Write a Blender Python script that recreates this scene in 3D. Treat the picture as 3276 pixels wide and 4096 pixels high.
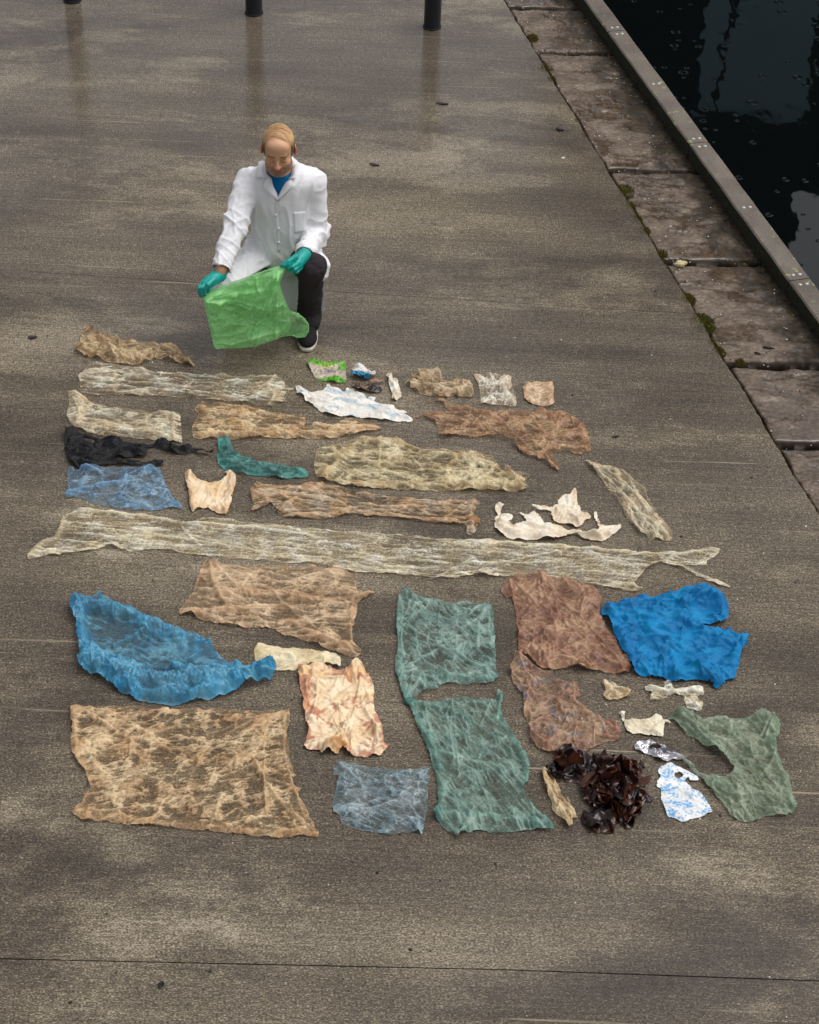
import bpy, math, random
import numpy as np
from mathutils import Vector, Matrix

for o in list(bpy.data.objects):
    bpy.data.objects.remove(o)
sc = bpy.context.scene
COL = sc.collection

# ------------------------------------------------------------------ camera
CAM_H = 5.48                      # metres above the quay (seen from an upper deck)
PITCH, ROLL = math.radians(40), math.radians(2.5)
FPX = 7448.0                      # focal length in photograph pixels (3276 wide)
CD = np.array([0, math.cos(PITCH), -math.sin(PITCH)])
_r0 = np.array([1., 0, 0]); _u0 = np.array([0, math.sin(PITCH), math.cos(PITCH)])
CR = math.cos(ROLL)*_r0 + math.sin(ROLL)*_u0
CU = -math.sin(ROLL)*_r0 + math.cos(ROLL)*_u0
CC = np.array([0, 0, CAM_H])
cam = bpy.data.cameras.new('camera'); camo = bpy.data.objects.new('camera', cam); COL.objects.link(camo)
m = Matrix.Identity(4)
for i in range(3):
    m[i][0] = CR[i]; m[i][1] = CU[i]; m[i][2] = -CD[i]; m[i][3] = CC[i]
camo.matrix_world = m
cam.sensor_fit = 'HORIZONTAL'; cam.sensor_width = 36.0; cam.lens = 36.0*FPX/3276
cam.clip_start = 0.1; cam.clip_end = 500
sc.camera = camo

# ------------------------------------------------------------------ overcast sky and soft sun
SUN_EL, SUN_AZ = math.radians(66), math.radians(75)   # azimuth from +Y towards +X
w = bpy.data.worlds.new('World'); sc.world = w; w.use_nodes = True
nt = w.node_tree; nt.nodes.clear()
sky = nt.nodes.new('ShaderNodeTexSky'); sky.sky_type = 'NISHITA'; sky.sun_disc = False
sky.sun_elevation = SUN_EL; sky.sun_rotation = SUN_AZ
sky.air_density = 1.0; sky.dust_density = 6.0; sky.ozone_density = 1.0
hsv = nt.nodes.new('ShaderNodeHueSaturation'); hsv.inputs['Saturation'].default_value = 0.22
bg = nt.nodes.new('ShaderNodeBackground'); bg.inputs['Strength'].default_value = 0.15
wo = nt.nodes.new('ShaderNodeOutputWorld')
nt.links.new(sky.outputs[0], hsv.inputs['Color']); nt.links.new(hsv.outputs[0], bg.inputs[0]); nt.links.new(bg.outputs[0], wo.inputs[0])
sl = bpy.data.lights.new('sun', 'SUN'); sl.energy = 0.9; sl.angle = math.radians(50); sl.color = (1, .97, .93)
so = bpy.data.objects.new('sun', sl); COL.objects.link(so)
sd = Vector((math.sin(SUN_AZ)*math.cos(SUN_EL), math.cos(SUN_AZ)*math.cos(SUN_EL), math.sin(SUN_EL)))
so.rotation_euler = (-sd).to_track_quat('-Z', 'Y').to_euler(); so.location = (0, 5, 20)
sc.view_settings.view_transform = 'Standard'; sc.view_settings.look = 'None'
sc.view_settings.gamma = 1.0; sc.view_settings.use_curve_mapping = False
sc.view_settings.exposure = -0.12
sc.cycles.transparent_max_bounces = 16
sc.cycles.max_bounces = 8

# ------------------------------------------------------------------ helpers
def ray(x, y):
    return FPX*CD + (x-1638)*CR - (y-2048)*CU
def gp(x, y, z=0.0):
    """point of the photograph -> point on the horizontal plane z (metres)"""
    v = ray(x, y); return CC + v*((z-CAM_H)/v[2])
def yp(x, y, Y):
    v = ray(x, y); return CC + v*(Y/v[1])

rng = np.random.RandomState(7)
_perm = rng.permutation(256); _perm = np.concatenate([_perm, _perm, _perm])
_g2 = np.stack([np.cos(np.arange(256)*2*np.pi*0.61803), np.sin(np.arange(256)*2*np.pi*0.61803)], 1).astype(np.float32)
_g3 = rng.normal(size=(256, 3)); _g3 = (_g3/np.linalg.norm(_g3, axis=1)[:, None]).astype(np.float32)

def perlin2(x, y, seed=0):
    x = np.asarray(x, np.float32)+seed*17.31; y = np.asarray(y, np.float32)+seed*5.77
    xi = np.floor(x).astype(np.int64); yi = np.floor(y).astype(np.int64)
    xf = x-xi; yf = y-yi; xi &= 255; yi &= 255
    u = xf*xf*xf*(xf*(xf*6-15)+10); v = yf*yf*yf*(yf*(yf*6-15)+10)
    def g(a, b, dx, dy):
        q = _g2[_perm[_perm[a & 255]+(b & 255)]]; return q[..., 0]*dx+q[..., 1]*dy
    n00 = g(xi, yi, xf, yf); n10 = g(xi+1, yi, xf-1, yf); n01 = g(xi, yi+1, xf, yf-1); n11 = g(xi+1, yi+1, xf-1, yf-1)
    a = n00+u*(n10-n00); b = n01+u*(n11-n01)
    return (a+v*(b-a))*1.5

def perlin3(x, y, z, seed=0):
    x = np.asarray(x, np.float32)+seed*11.3; y = np.asarray(y, np.float32)+seed*7.1; z = np.asarray(z, np.float32)+seed*3.7
    xi = np.floor(x).astype(np.int64); yi = np.floor(y).astype(np.int64); zi = np.floor(z).astype(np.int64)
    xf = x-xi; yf = y-yi; zf = z-zi
    f = lambda t: t*t*t*(t*(t*6-15)+10)
    u, v, w_ = f(xf), f(yf), f(zf)
    def g(a, b, c, dx, dy, dz):
        q = _g3[_perm[_perm[_perm[a & 255]+(b & 255)]+(c & 255)]]
        return q[..., 0]*dx+q[..., 1]*dy+q[..., 2]*dz
    def lerp(a, b, t): return a+t*(b-a)
    r = []
    for k in (0, 1):
        x0 = lerp(g(xi, yi, zi+k, xf, yf, zf-k), g(xi+1, yi, zi+k, xf-1, yf, zf-k), u)
        x1 = lerp(g(xi, yi+1, zi+k, xf, yf-1, zf-k), g(xi+1, yi+1, zi+k, xf-1, yf-1, zf-k), u)
        r.append(lerp(x0, x1, v))
    return lerp(r[0], r[1], w_)*1.5

def worley2(x, y, seed=0):
    x = np.asarray(x, np.float32)+seed*13.7; y = np.asarray(y, np.float32)+seed*4.9
    xi = np.floor(x).astype(np.int64); yi = np.floor(y).astype(np.int64)
    f1 = np.full(x.shape, 9., np.float32); f2 = f1.copy()
    for dx in (-1, 0, 1):
        for dy in (-1, 0, 1):
            a = (xi+dx) & 255; b = (yi+dy) & 255
            h = _perm[_perm[a]+b]; h2 = _perm[h+91]
            px = xi+dx+(h+.5)/256.; py = yi+dy+(h2+.5)/256.
            d = np.sqrt((px-x)**2+(py-y)**2)
            n1 = np.minimum(f1, d); f2 = np.minimum(f2, np.maximum(f1, d)); f1 = n1
    return f1, f2
def tri2(x, y, seed=0, warp=.38, cw=.085):
    """piecewise-linear crumple: random heights on a warped triangular lattice -> (height, crease)"""
    x = np.asarray(x, np.float32); y = np.asarray(y, np.float32)
    x, y = x+warp*perlin2(x*.8, y*.8, seed+31), y+warp*perlin2(x*.8, y*.8, seed+32)
    s_ = (x+y)*.36602540; a = x+s_+seed*19.7; b = y+s_+seed*7.3
    i = np.floor(a).astype(np.int64); j = np.floor(b).astype(np.int64); u = a-i; v = b-j
    def val(p, q): return _perm[_perm[(p+seed) & 255]+(q & 255)]/127.5-1
    up = u > v
    w0 = np.where(up, 1-u, 1-v); w1 = np.abs(u-v); w2 = np.where(up, v, u)
    v1 = np.where(up, val(i+1, j), val(i, j+1))
    h = w0*val(i, j)+w1*v1+w2*val(i+1, j+1)
    return h, np.exp(-(np.minimum(np.minimum(w0, w1), w2)/cw)**2)
def sstep(a, b, x):
    t = np.clip((x-a)/(b-a), 0, 1); return t*t*(3-2*t)
def ridge(x, y, seed, p=1.0):
    return np.clip(1-np.abs(perlin2(x, y, seed))*2.4, 0, 1)**p
def lin(c):
    """sRGB 0-255 -> linear"""
    c = np.asarray(c, float)/255
    return np.where(c <= .04045, c/12.92, ((c+.055)/1.055)**2.4)

def mesh_obj(name, V, F, mat, parent=None, smooth=True, attrs=None):
    me = bpy.data.meshes.new(name)
    V = np.asarray(V, np.float32); 
    if isinstance(F, np.ndarray):
        n, k = F.shape
        me.vertices.add(len(V)); me.vertices.foreach_set('co', V.ravel())
        me.loops.add(n*k); me.loops.foreach_set('vertex_index', F.astype(np.int32).ravel())
        me.polygons.add(n)
        me.polygons.foreach_set('loop_start', np.arange(0, n*k, k, dtype=np.int32))
        me.update(calc_edges=True); me.validate()
    else:
        me.from_pydata([tuple(map(float, v)) for v in V], [], F); me.update()
    if smooth:
        me.polygons.foreach_set('use_smooth', np.ones(len(me.polygons), bool))
    for k_, a in (attrs or {}).items():
        a = np.asarray(a, np.float32)
        if a.ndim == 1:
            at = me.attributes.new(k_, 'FLOAT', 'POINT'); at.data.foreach_set('value', a)
        else:
            a4 = np.ones((len(a), 4), np.float32); a4[:, :3] = a[:, :3]
            at = me.attributes.new(k_, 'FLOAT_COLOR', 'POINT'); at.data.foreach_set('color', a4.ravel())
    if mat is not None: me.materials.append(mat)
    o = bpy.data.objects.new(name, me); COL.objects.link(o)
    if parent is not None: o.parent = parent
    return o
def empty(name, loc=(0, 0, 0)):
    o = bpy.data.objects.new(name, None); o.empty_display_size = .1; COL.objects.link(o); o.location = loc; return o
def tag(o, label=None, cat=None, group=None, kind=None):
    if label: o['label'] = label
    if cat: o['category'] = cat
    if group: o['group'] = group
    if kind: o['kind'] = kind
    return o
def join(parts):
    """[(V,F),...] -> one V,F"""
    Vs, Fs, n = [], [], 0
    for V, F in parts:
        Vs.append(np.asarray(V, float)); Fs += [tuple(int(i)+n for i in f) for f in F]; n += len(V)
    return np.concatenate(Vs), Fs

# -- node helpers
class NT:
    def __init__(s, name):
        s.m = bpy.data.materials.new(name); s.m.use_nodes = True; s.t = s.m.node_tree; s.t.nodes.clear()
        s.out = s.t.nodes.new('ShaderNodeOutputMaterial')
    def n(s, typ, ins=None, **kw):
        nd = s.t.nodes.new(typ)
        for k, v in kw.items(): setattr(nd, k, v)
        for k, v in (ins or {}).items():
            if isinstance(v, bpy.types.NodeSocket): s.t.links.new(v, nd.inputs[k])
            else:
                sk = nd.inputs[k]
                if sk.type == 'RGBA' and len(v) == 3: v = (*v, 1)
                sk.default_value = v
        return nd
    def coord(s): return s.n('ShaderNodeTexCoord').outputs['Object']
    def mapping(s, vec, scale=(1, 1, 1), rot=(0, 0, 0), loc=(0, 0, 0)):
        return s.n('ShaderNodeMapping', {'Vector': vec, 'Scale': scale, 'Rotation': rot, 'Location': loc}).outputs[0]
    def noise(s, vec, scale, detail=3, rough=.55, dist=0.0):
        return s.n('ShaderNodeTexNoise', {'Vector': vec, 'Scale': scale, 'Detail': detail, 'Roughness': rough, 'Distortion': dist}).outputs[0]
    def ramp(s, fac, stops, interp='LINEAR'):
        r = s.n('ShaderNodeValToRGB', {'Fac': fac}); e = r.color_ramp.elements; r.color_ramp.interpolation = interp
        while len(e) < len(stops): e.new(.5)
        for el, (p, c) in zip(e, stops):
            el.position = p; el.color = (c, c, c, 1) if np.isscalar(c) else (*c, 1)
        return r.outputs[0]
    def math(s, op, a, b=0.0, c=None):
        d = {0: a, 1: b}
        if c is not None: d[2] = c
        return s.n('ShaderNodeMath', d, operation=op).outputs[0]
    def mix(s, fac, a, b, mode='MIX'):
        nd = s.t.nodes.new('ShaderNodeMix'); nd.data_type = 'RGBA'; nd.blend_type = mode
        for idx, v in ((0, fac), (6, a), (7, b)):
            if isinstance(v, bpy.types.NodeSocket): s.t.links.new(v, nd.inputs[idx])
            elif idx == 0: nd.inputs[0].default_value = v
            else: nd.inputs[idx].default_value = (*v, 1) if len(v) == 3 else v
        return nd.outputs[2]
    def attr(s, name, what='Fac'): return s.n('ShaderNodeAttribute', attribute_name=name).outputs[what]
    def bump(s, h, strength=.3, dist=.01, normal=None):
        d = {'Height': h, 'Strength': strength, 'Distance': dist}
        if normal is not None: d['Normal'] = normal
        return s.n('ShaderNodeBump', d).outputs[0]
    def principled(s, **ins):
        return s.n('ShaderNodeBsdfPrincipled', {k.replace('_', ' '): v for k, v in ins.items()})
    def done(s, sh):
        s.t.links.new(sh.outputs[0] if not isinstance(sh, bpy.types.NodeSocket) else sh, s.out.inputs[0]); return s.m

def simple_mat(name, col, rough=.6, metallic=0.0, var=.15, scale=30, bump=.0, spec=.5):
    t = NT(name); c = t.coord(); n = t.noise(c, scale, 4)
    a = tuple(np.array(col)*(1-var)); b = tuple(np.array(col)*(1+var))
    colr = t.mix(n, a, b)
    p = t.principled(Base_Color=colr, Roughness=rough, Metallic=metallic)
    p.inputs['Specular IOR Level'].default_value = spec
    if bump: t.t.links.new(t.bump(n, bump, .01), p.inputs['Normal'])
    return t.done(p)

def attr_mat(name, rough=.6, noise_scale=60, var=.12, bump=.2, bdist=.004, spec=.5, metallic=0.0, sheen=0.0, trans=0.0):
    """opaque material coloured by the vertex attribute 'tint' """
    t = NT(name); c = t.coord(); n = t.noise(c, noise_scale, 4)
    col = t.mix(1.0, t.attr('tint', 'Color'), t.mix(n, (1-var,)*3, (1+var,)*3), 'MULTIPLY')
    p = t.principled(Base_Color=col, Roughness=rough, Metallic=metallic)
    p.inputs['Specular IOR Level'].default_value = spec
    if sheen: p.inputs['Sheen Weight'].default_value = sheen
    if bump: t.t.links.new(t.bump(n, bump, bdist), p.inputs['Normal'])
    if trans:
        tr = t.n('ShaderNodeBsdfTranslucent', {'Color': col})
        return t.done(t.n('ShaderNodeMixShader', {0: trans, 1: p.outputs[0], 2: tr.outputs[0]}))
    return t.done(p)

# ------------------------------------------------------------------ ground materials
STREAK = math.radians(-3.0)
def concrete_mat():
    t = NT('wet_concrete'); c = t.coord()
    ms = lambda s, l=(0, 0, 0): t.mapping(c, s, (0, 0, STREAK), l)
    def c0(n, k): return t.math('MULTIPLY', t.math('SUBTRACT', n, .5), k)
    grain = t.noise(ms((.62, 1, 1)), 190, 1, .5)             # sand grain, slightly drawn by the broom
    grain2 = t.noise(ms((.40, 1, 1), (3, 1, 0)), 85, 2, .7)
    lines = t.noise(ms((.02, 1, 1)), 75, 3, .7)              # long broom lines
    bands = t.noise(ms((.16, 1, 1), (2, 7, 0)), 2.4, 5, .65)
    patch = t.noise(ms((.50, 1, 1), (5, 3, 0)), 1.35, 5, .66, .35)
    big = t.noise(ms((.6, 1, 1), (1, 9, 0)), .45, 3, .5)
    v = t.math('ADD', c0(grain, 1.35), c0(grain2, .75))
    v = t.math('ADD', v, c0(lines, .34)); v = t.math('ADD', v, c0(bands, .55)); v = t.math('ADD', v, c0(patch, .80)); v = t.math('ADD', v, c0(big, .28))
    pale = t.ramp(t.noise(ms((.42, 1, 1), (11, 5, 2)), 1.0, 6, .72, .25), [(.53, 0.), (.58, 1.)])
    dark = t.ramp(t.noise(ms((.50, 1, 1), (7, 12, 3)), .9, 6, .70, .25), [(.52, 0.), (.585, 1.)])
    v = t.math('ADD', v, t.math('MULTIPLY', pale, .15)); v = t.math('SUBTRACT', v, t.math('MULTIPLY', dark, .14))
    v = t.math('ADD', v, .455)
    col = t.ramp(v, [(.05, (.030, .0225, .018)), (.34, (.070, .055, .041)), (.52, (.120, .096, .068)), (.70, (.212, .176, .122)), (.95, (.40, .345, .26))])
    scr = t.ramp(t.noise(ms((.02, 1, 1), (9, 2, 0)), 40, 2, .5), [(.66, 0.), (.72, 1.)])
    scrm = t.ramp(t.noise(ms((.3, 1, 1), (1, 2, 4)), 1.5, 2), [(.5, 0.), (.62, .6)])
    col = t.mix(t.math('MULTIPLY', scr, scrm), col, (.40, .34, .23))
    # standing damp, more of it on the far, lower lying part of the quay
    sep = t.n('ShaderNodeSeparateXYZ', {0: c})
    far = t.ramp(t.math('MULTIPLY', sep.outputs[1], 1/14), [(.42, 0.), (.78, 1.)])
    dn = t.noise(ms((.6, 1, 1), (4, 4, 4)), .8, 5, .6)
    damp = t.ramp(t.math('ADD', t.math('MULTIPLY', far, .34), dn), [(.52, 0.), (.78, 1.)])
    col = t.mix(damp, col, t.mix(1.0, col, (.88, .86, .84), 'MULTIPLY'))
    rough = t.math('MULTIPLY_ADD', grain2, .2, .55)
    nb = t.bump(v, .5, .003)
    p = t.principled(Base_Color=col, Roughness=rough, Normal=nb)
    p.inputs['Specular IOR Level'].default_value = .22
    t.t.links.new(t.math('MULTIPLY_ADD', damp, .85, .15), p.inputs['Coat Weight'])
    t.t.links.new(t.math('MULTIPLY_ADD', damp, -.14, .24), p.inputs['Coat Roughness']); p.inputs['Coat IOR'].default_value = 1.5
    nb2 = t.bump(t.math('ADD', t.noise(c, 60, 2), t.math('MULTIPLY', v, .25)), .16, .004); t.t.links.new(nb2, p.inputs['Coat Normal'])
    return t.done(p)

def stone_mat():
    t = NT('flaky_stone'); c = t.coord()
    n = t.noise(c, 7, 5, .6); f = t.noise(t.mapping(c, (.6, 1, 1)), 70, 4, .65)
    v = t.math('MULTIPLY_ADD', f, .6, t.math('MULTIPLY', n, .5))
    col = t.ramp(v, [(.34, (.036, .025, .018)), (.50, (.104, .076, .056)), (.64, (.185, .142, .106)), (.8, (.36, .30, .25))])
    wet = t.attr('wet'); dirt = t.attr('dirt')
    col = t.mix(wet, col, t.mix(1.0, col, (.68, .65, .62), 'MULTIPLY'))
    mossn = t.noise(c, 26, 3)
    col = t.mix(dirt, col, t.ramp(mossn, [(.4, (.010, .007, .004)), (.62, (.032, .021, .008)), (.75, (.055, .048, .015))]))
    rough = t.math('MAXIMUM', t.math('MULTIPLY_ADD', wet, -.40, .50), t.math('MULTIPLY', dirt, .75))
    nb = t.bump(v, t.math('MULTIPLY_ADD', wet, -.33, .35), .006)
    p = t.principled(Base_Color=col, Roughness=rough, Normal=nb)
    t.t.links.new(t.math('MULTIPLY', t.math('MULTIPLY', wet, .9), t.math('SUBTRACT', 1.0, dirt)), p.inputs['Coat Weight']); p.inputs['Coat IOR'].default_value = 1.33
    t.t.links.new(t.math('MULTIPLY_ADD', wet, -.2, .28), p.inputs['Coat Roughness']); p.inputs['Specular IOR Level'].default_value = .3
    return t.done(p)

def kerb_mat():
    t = NT('weathered_kerb_timber'); c = t.coord()
    n = t.noise(t.mapping(c, (1, 1, 1)), 120, 4, .7); b = t.noise(c, 5, 4)
    col = t.ramp(t.math('MULTIPLY_ADD', n, .6, t.math('MULTIPLY', b, .4)), [(.36, (.066, .053, .042)), (.5, (.125, .104, .083)), (.66, (.21, .18, .146))])
    lich = t.ramp(t.noise(c, 15, 5, .6), [(.63, 0.), (.67, 1.)])
    col = t.mix(lich, col, (.25, .27, .12))
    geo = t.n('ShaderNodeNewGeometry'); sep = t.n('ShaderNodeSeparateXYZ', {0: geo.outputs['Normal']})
    side = t.ramp(sep.outputs[2], [(.3, 1.), (.6, 0.)])     # mossy upright faces, their shade also darkened into the colour
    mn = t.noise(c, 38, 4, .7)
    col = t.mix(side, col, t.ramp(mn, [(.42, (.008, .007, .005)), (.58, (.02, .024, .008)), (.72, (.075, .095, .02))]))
    p = t.principled(Base_Color=col, Roughness=.62, Normal=t.bump(n, .4, .003))
    return t.done(p)

def water_mat():
    t = NT('harbour_water'); c = t.coord()
    hs = []
    for k, (sc_, seed, r0, r1, w_) in enumerate([(4.6, 0, .03, .17, .020), (6.3, 13, .03, .15, .028)]):
        vec = t.mapping(c, (1, 1, 0), loc=(seed*.37, seed*.61, 0))
        vo = t.n('ShaderNodeTexVoronoi', {'Vector': vec, 'Scale': sc_, 'Randomness': .9}, voronoi_dimensions='2D')
        d = vo.outputs['Distance']; sp = t.n('ShaderNodeSeparateColor', {0: vo.outputs['Color']})
        R = t.math('MULTIPLY_ADD', sp.outputs[0], r1-r0, r0)
        for off, amp in ((0, 1.), (-.06, .5)):
            x = t.math('DIVIDE', t.math('SUBTRACT', d, t.math('ADD', R, off)), w_)
            g = t.math('EXPONENT', t.math('MULTIPLY', t.math('MULTIPLY', x, x), -1))
            on = t.math('GREATER_THAN', sp.outputs[1], .76)
            amp_ = t.math('MULTIPLY', t.math('MULTIPLY', g, on), t.math('SUBTRACT', .55*amp, t.math('MULTIPLY', R, amp*.8)))
            hs.append(amp_)
    h = hs[0]
    for x in hs[1:]: h = t.math('ADD', h, x)
    sw = t.noise(t.mapping(c, (1, .55, 1)), 2.2, 3, .5)
    nb = t.bump(sw, .10, .05)
    nb = t.bump(h, .33, .008, nb)
    p = t.principled(Base_Color=(.0022, .0032, .0032), Roughness=.025, IOR=1.333, Normal=nb); p.inputs['Specular IOR Level'].default_value = .9
    return t.done(p)

M = {}
M['concrete'] = concrete_mat(); M['stone'] = stone_mat(); M['kerb'] = kerb_mat(); M['water'] = water_mat()
M['sub'] = simple_mat('wet_subsoil', (.012, .010, .008), .8)

# ------------------------------------------------------------------ ground: concrete bays with open joints, stone edging, kerb, water
ground = mesh_obj('ground', [(-70, -30, -.06), (.9, -30, -.06), (.9, 90, -.06), (-70, 90, -.06)], [(0, 1, 2, 3)], M['sub'], smooth=False)
tag(ground, kind='structure')
eA, eB = gp(2014, 0), gp(3211, 1957)                 # concrete / stone boundary
kA, kB = gp(2340, 0, .09), gp(3066, 999, .09)        # inner top edge of the kerb
ed = (eB-eA)[:2]; ed /= np.linalg.norm(ed)
kd = (kB-kA)[:2]; kd /= np.linalg.norm(kd)
def edge_x(y):      # x of the concrete edge at y, chipped and wandering
    y = np.asarray(y, float)
    s = (y-eA[1])/ed[1]
    x = eA[0]+s*ed[0]
    return x + .006*perlin2(y*2.1, y*0+.5, 3) + .006*perlin2(y*9, y*0+.5, 4)+.004*perlin2(y*31, y*0+.5, 6)
def kerb_x(y): return kA[0]+(np.asarray(y, float)-kA[1])/kd[1]*kd[0]

def joint(pa, pb):
    a, b = gp(*pa), gp(*pb); return lambda x: a[1]+(np.asarray(x, float)-a[0])*(b[1]-a[1])/(b[0]-a[0])
j_near = joint((0, 3834), (3276, 3905)); j_mid = joint((300, 1098), (2400, 1235))
def bay(y0, y1, name='concrete_bay'):
    """one cast bay: y0(x), y1(x) give its near and far joint"""
    xs = np.array([-65., -6, -3, -2, -1, 0, .4]); Vv = []
    rows = 320
    t = np.linspace(0, 1, rows)
    for q in t:
        yl = [float(y0(x)*(1-q)+y1(x)*q) for x in xs]
        yr = float(y0(1.2)*(1-q)+y1(1.2)*q)
        Vv.append([(x, y, 0) for x, y in zip(xs, yl)] + [(float(edge_x(yr)), yr, 0)])
    nx = len(xs)+1
    V = np.array(Vv).reshape(-1, 3); F = []
    for i in range(rows-1):
        for j in range(nx-1):
            a = i*nx+j; F.append((a, a+1, a+nx+1, a+nx))
    # arris and vertical sides down to the subsoil
    loop = [j for j in range(nx)] + [i*nx+nx-1 for i in range(1, rows)] + [(rows-1)*nx+j for j in range(nx-2, -1, -1)]
    nb = len(V); low = V[loop].copy(); low[:, 2] = -.055
    V = np.concatenate([V, low])
    for k in range(len(loop)-1):
        F.append((loop[k], nb+k, nb+k+1, loop[k+1]))
    return mesh_obj(name, V, F, M['concrete'], ground, smooth=False)
GAP = .0035
bay(lambda x: -25+0*x, lambda x: j_near(x)-GAP)
bay(lambda x: j_near(x)+GAP*.4, lambda x: j_mid(x)-GAP*.3)
# dense row sampling near the camera for the ragged edge: split the long far bay
bay(lambda x: j_mid(x)+GAP*.5, lambda x: 16+0*x)
bay(lambda x: 16.004+0*x, lambda x: 80+0*x)

pavement = empty('pavement'); tag(pavement, kind='structure')
def slab(y0, y1, seed, tilt):
    c = .0085
    ny = int((y1-y0)/c); nx = 118
    q = np.linspace(0, 1, nx)[None, :]; yy = np.linspace(y0, y1, ny)[:, None]+0*q
    skew = .028*(q-.5)                                      # joints are not quite square
    jag = lambda s: .012*perlin2(q[0]*5, q[0]*0+s, 9)
    tt = np.linspace(0, 1, ny)[:, None]
    yy = yy + skew + (1-tt)*jag(seed) + tt*jag(seed+1)
    xl = edge_x(yy)+.008+.010*np.clip(perlin2(yy*6, yy*0, seed), -1, 1); xr = kerb_x(yy)+.05
    xx = xl+(xr-xl)*q
    # flaking layers
    base = perlin2(xx*5, yy*11, seed)+.55*perlin2(xx*14, yy*30, seed+1)+.25*perlin2(xx*35, yy*70, seed+2)
    lay = base*4.2; fl = np.floor(lay); fr = lay-fl
    step = (fl+sstep(.86, 1.0, fr))/4.2
    z = .0085*step + .0012*perlin2(xx*60, yy*90, seed+4)
    z += tilt[0]*(q-.5)+tilt[1]*(tt-.5)
    edge_d = np.minimum.reduce([q*(xr-xl)+0*tt, (tt)*(y1-y0)+0*q, (1-tt)*(y1-y0)+0*q])
    big = perlin2(xx*2.6, yy*3.2, seed+20)
    wet = sstep(.0, .30, big*.9 - step*.65 + .10)
    dk = (xr-xx)
    dirt = sstep(.33, .09, dk + .13*perlin2(xx*9, yy*7, seed+6) + .05*perlin2(xx*30, yy*26, seed+7))
    z = np.where(wet > .5, np.maximum(z, -.0015), z)
    z = z + dirt*.003*np.abs(perlin2(xx*50, yy*50, seed+8))
    z = z-.010-.06*np.exp(-edge_d/.0055)*(.75+.5*perlin2(xx*18, yy*18, seed+15))
    V = np.stack([xx, yy, z], -1).reshape(-1, 3)
    idx = np.arange(ny*nx).reshape(ny, nx)
    F = np.stack([idx[:-1, :-1], idx[:-1, 1:], idx[1:, 1:], idx[1:, :-1]], -1).reshape(-1, 4)
    # skirt
    loop = np.concatenate([idx[0, :], idx[1:, -1], idx[-1, -2::-1], idx[-2:0:-1, 0]])
    low = V[loop].copy(); low[:, 2] = -.06
    nb = len(V); n = len(loop); a = np.arange(n); b = (a+1) % n
    F = np.concatenate([F, np.stack([loop[a], nb+a, nb+b, loop[b]], -1)])
    V = np.concatenate([V, low])
    w_ = np.concatenate([wet.ravel(), np.zeros(n)]); d_ = np.concatenate([np.maximum(dirt, sstep(.02, .004, edge_d)*.9).ravel(), np.ones(n)])
    return mesh_obj('stone_slab', V, F, M['stone'], pavement, attrs={'wet': w_, 'dirt': d_})
jy = [gp(3120, 1765)[1], gp(3020, 1452)[1], gp(2900, 1044)[1], gp(2600, 678)[1], gp(2330, 208)[1], gp(2190, 28)[1]]
jy = [jy[0]-.75] + jy + [jy[-1]+.9, jy[-1]+2.2]
tilts = [(.004, .006), (-.006, .01), (.01, -.008), (.004, .016), (-.004, .012), (.008, .01), (.0, .01), (.01, .0)]
for k in range(len(jy)-1):
    slab(jy[k]+.020, jy[k+1]-.024, 30+k*3, tilts[k])
bed = mesh_obj('slab_bed', [(.3, 3, -.058), (float(kerb_x(3))+.1, 3, -.058), (float(kerb_x(16))+.1, 16, -.058), (-.9, 16, -.058)], [(0, 1, 2, 3)], M['sub'], pavement, smooth=False)
# quay wall below the kerb
def kp(s, off, z):   # point along the kerb: s metres from kA towards the camera, off = metres to the water side
    nrm = np.array([-kd[1], kd[0]]);  nrm = nrm if nrm[0] > 0 else -nrm
    q = kA[:2]+kd*s+nrm*off; return (q[0], q[1], z)
KW = .126
quay = mesh_obj('quay_wall', [kp(-30, KW-.03, -.02), kp(14, KW-.03, -.02), kp(14, KW-.03, -2.5), kp(-30, KW-.03, -2.5)], [(0, 1, 2, 3)],
                simple_mat('quay_masonry', (.035, .03, .024), .7, var=.4, scale=6), smooth=False)
tag(quay, kind='structure')
# kerb beams
jA, jB = gp(2480, 122, .09), gp(2800, 570, .09)
s1 = float((jA[:2]-kA[:2])@kd); s2 = float((jB[:2]-kA[:2])@kd); LB = s2-s1
kerb = empty('kerb'); tag(kerb, kind='structure')
M['bolt'] = simple_mat('galvanised_bolt', (.50, .49, .46), .45, .2)
def beam(sa, sb):
    b = .008
    prof = [(0, -.012), (0, .09-b), (b, .09), (KW-b, .09), (KW, .09-b), (KW, -.012)]
    n = 40; V = []
    for i in range(n+1):
        s = sa+(sb-sa)*i/n
        for (o_, z) in prof:
            wob = .0025*float(perlin2(np.array([s*4.]), np.array([o_*9+z*5]), 2)[0])
            V.append(kp(s, o_+wob, z+wob*.6))
    k = len(prof); F = []
    for i in range(n):
        for j in range(k-1):
            F.append((i*k+j, (i+1)*k+j, (i+1)*k+j+1, i*k+j+1))
    F.append(tuple(range(k))); F.append(tuple(reversed([n*k+j for j in range(k)])))
    o = mesh_obj('kerb_beam', V, F, M['kerb'], kerb, smooth=False)
    for s in (sa+.045, (sa+sb)/2, sb-.045):
        for of in (.044, .082):
            c0 = kp(s, of, .0905); Vb = []; Fb = []
            for rr, zz in ((.0105, -.001), (.0105, .0015), (.008, .0035), (.0, .0045)):
                for q in range(12):
                    Vb.append((c0[0]+rr*math.cos(q*math.pi/6), c0[1]+rr*math.sin(q*math.pi/6), c0[2]+zz))
            for r_ in range(3):
                for q in range(12):
                    Fb.append((r_*12+q, r_*12+(q+1) % 12, (r_+1)*12+(q+1) % 12, (r_+1)*12+q))
            mesh_obj('bolt', Vb, Fb, M['bolt'], o)
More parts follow.
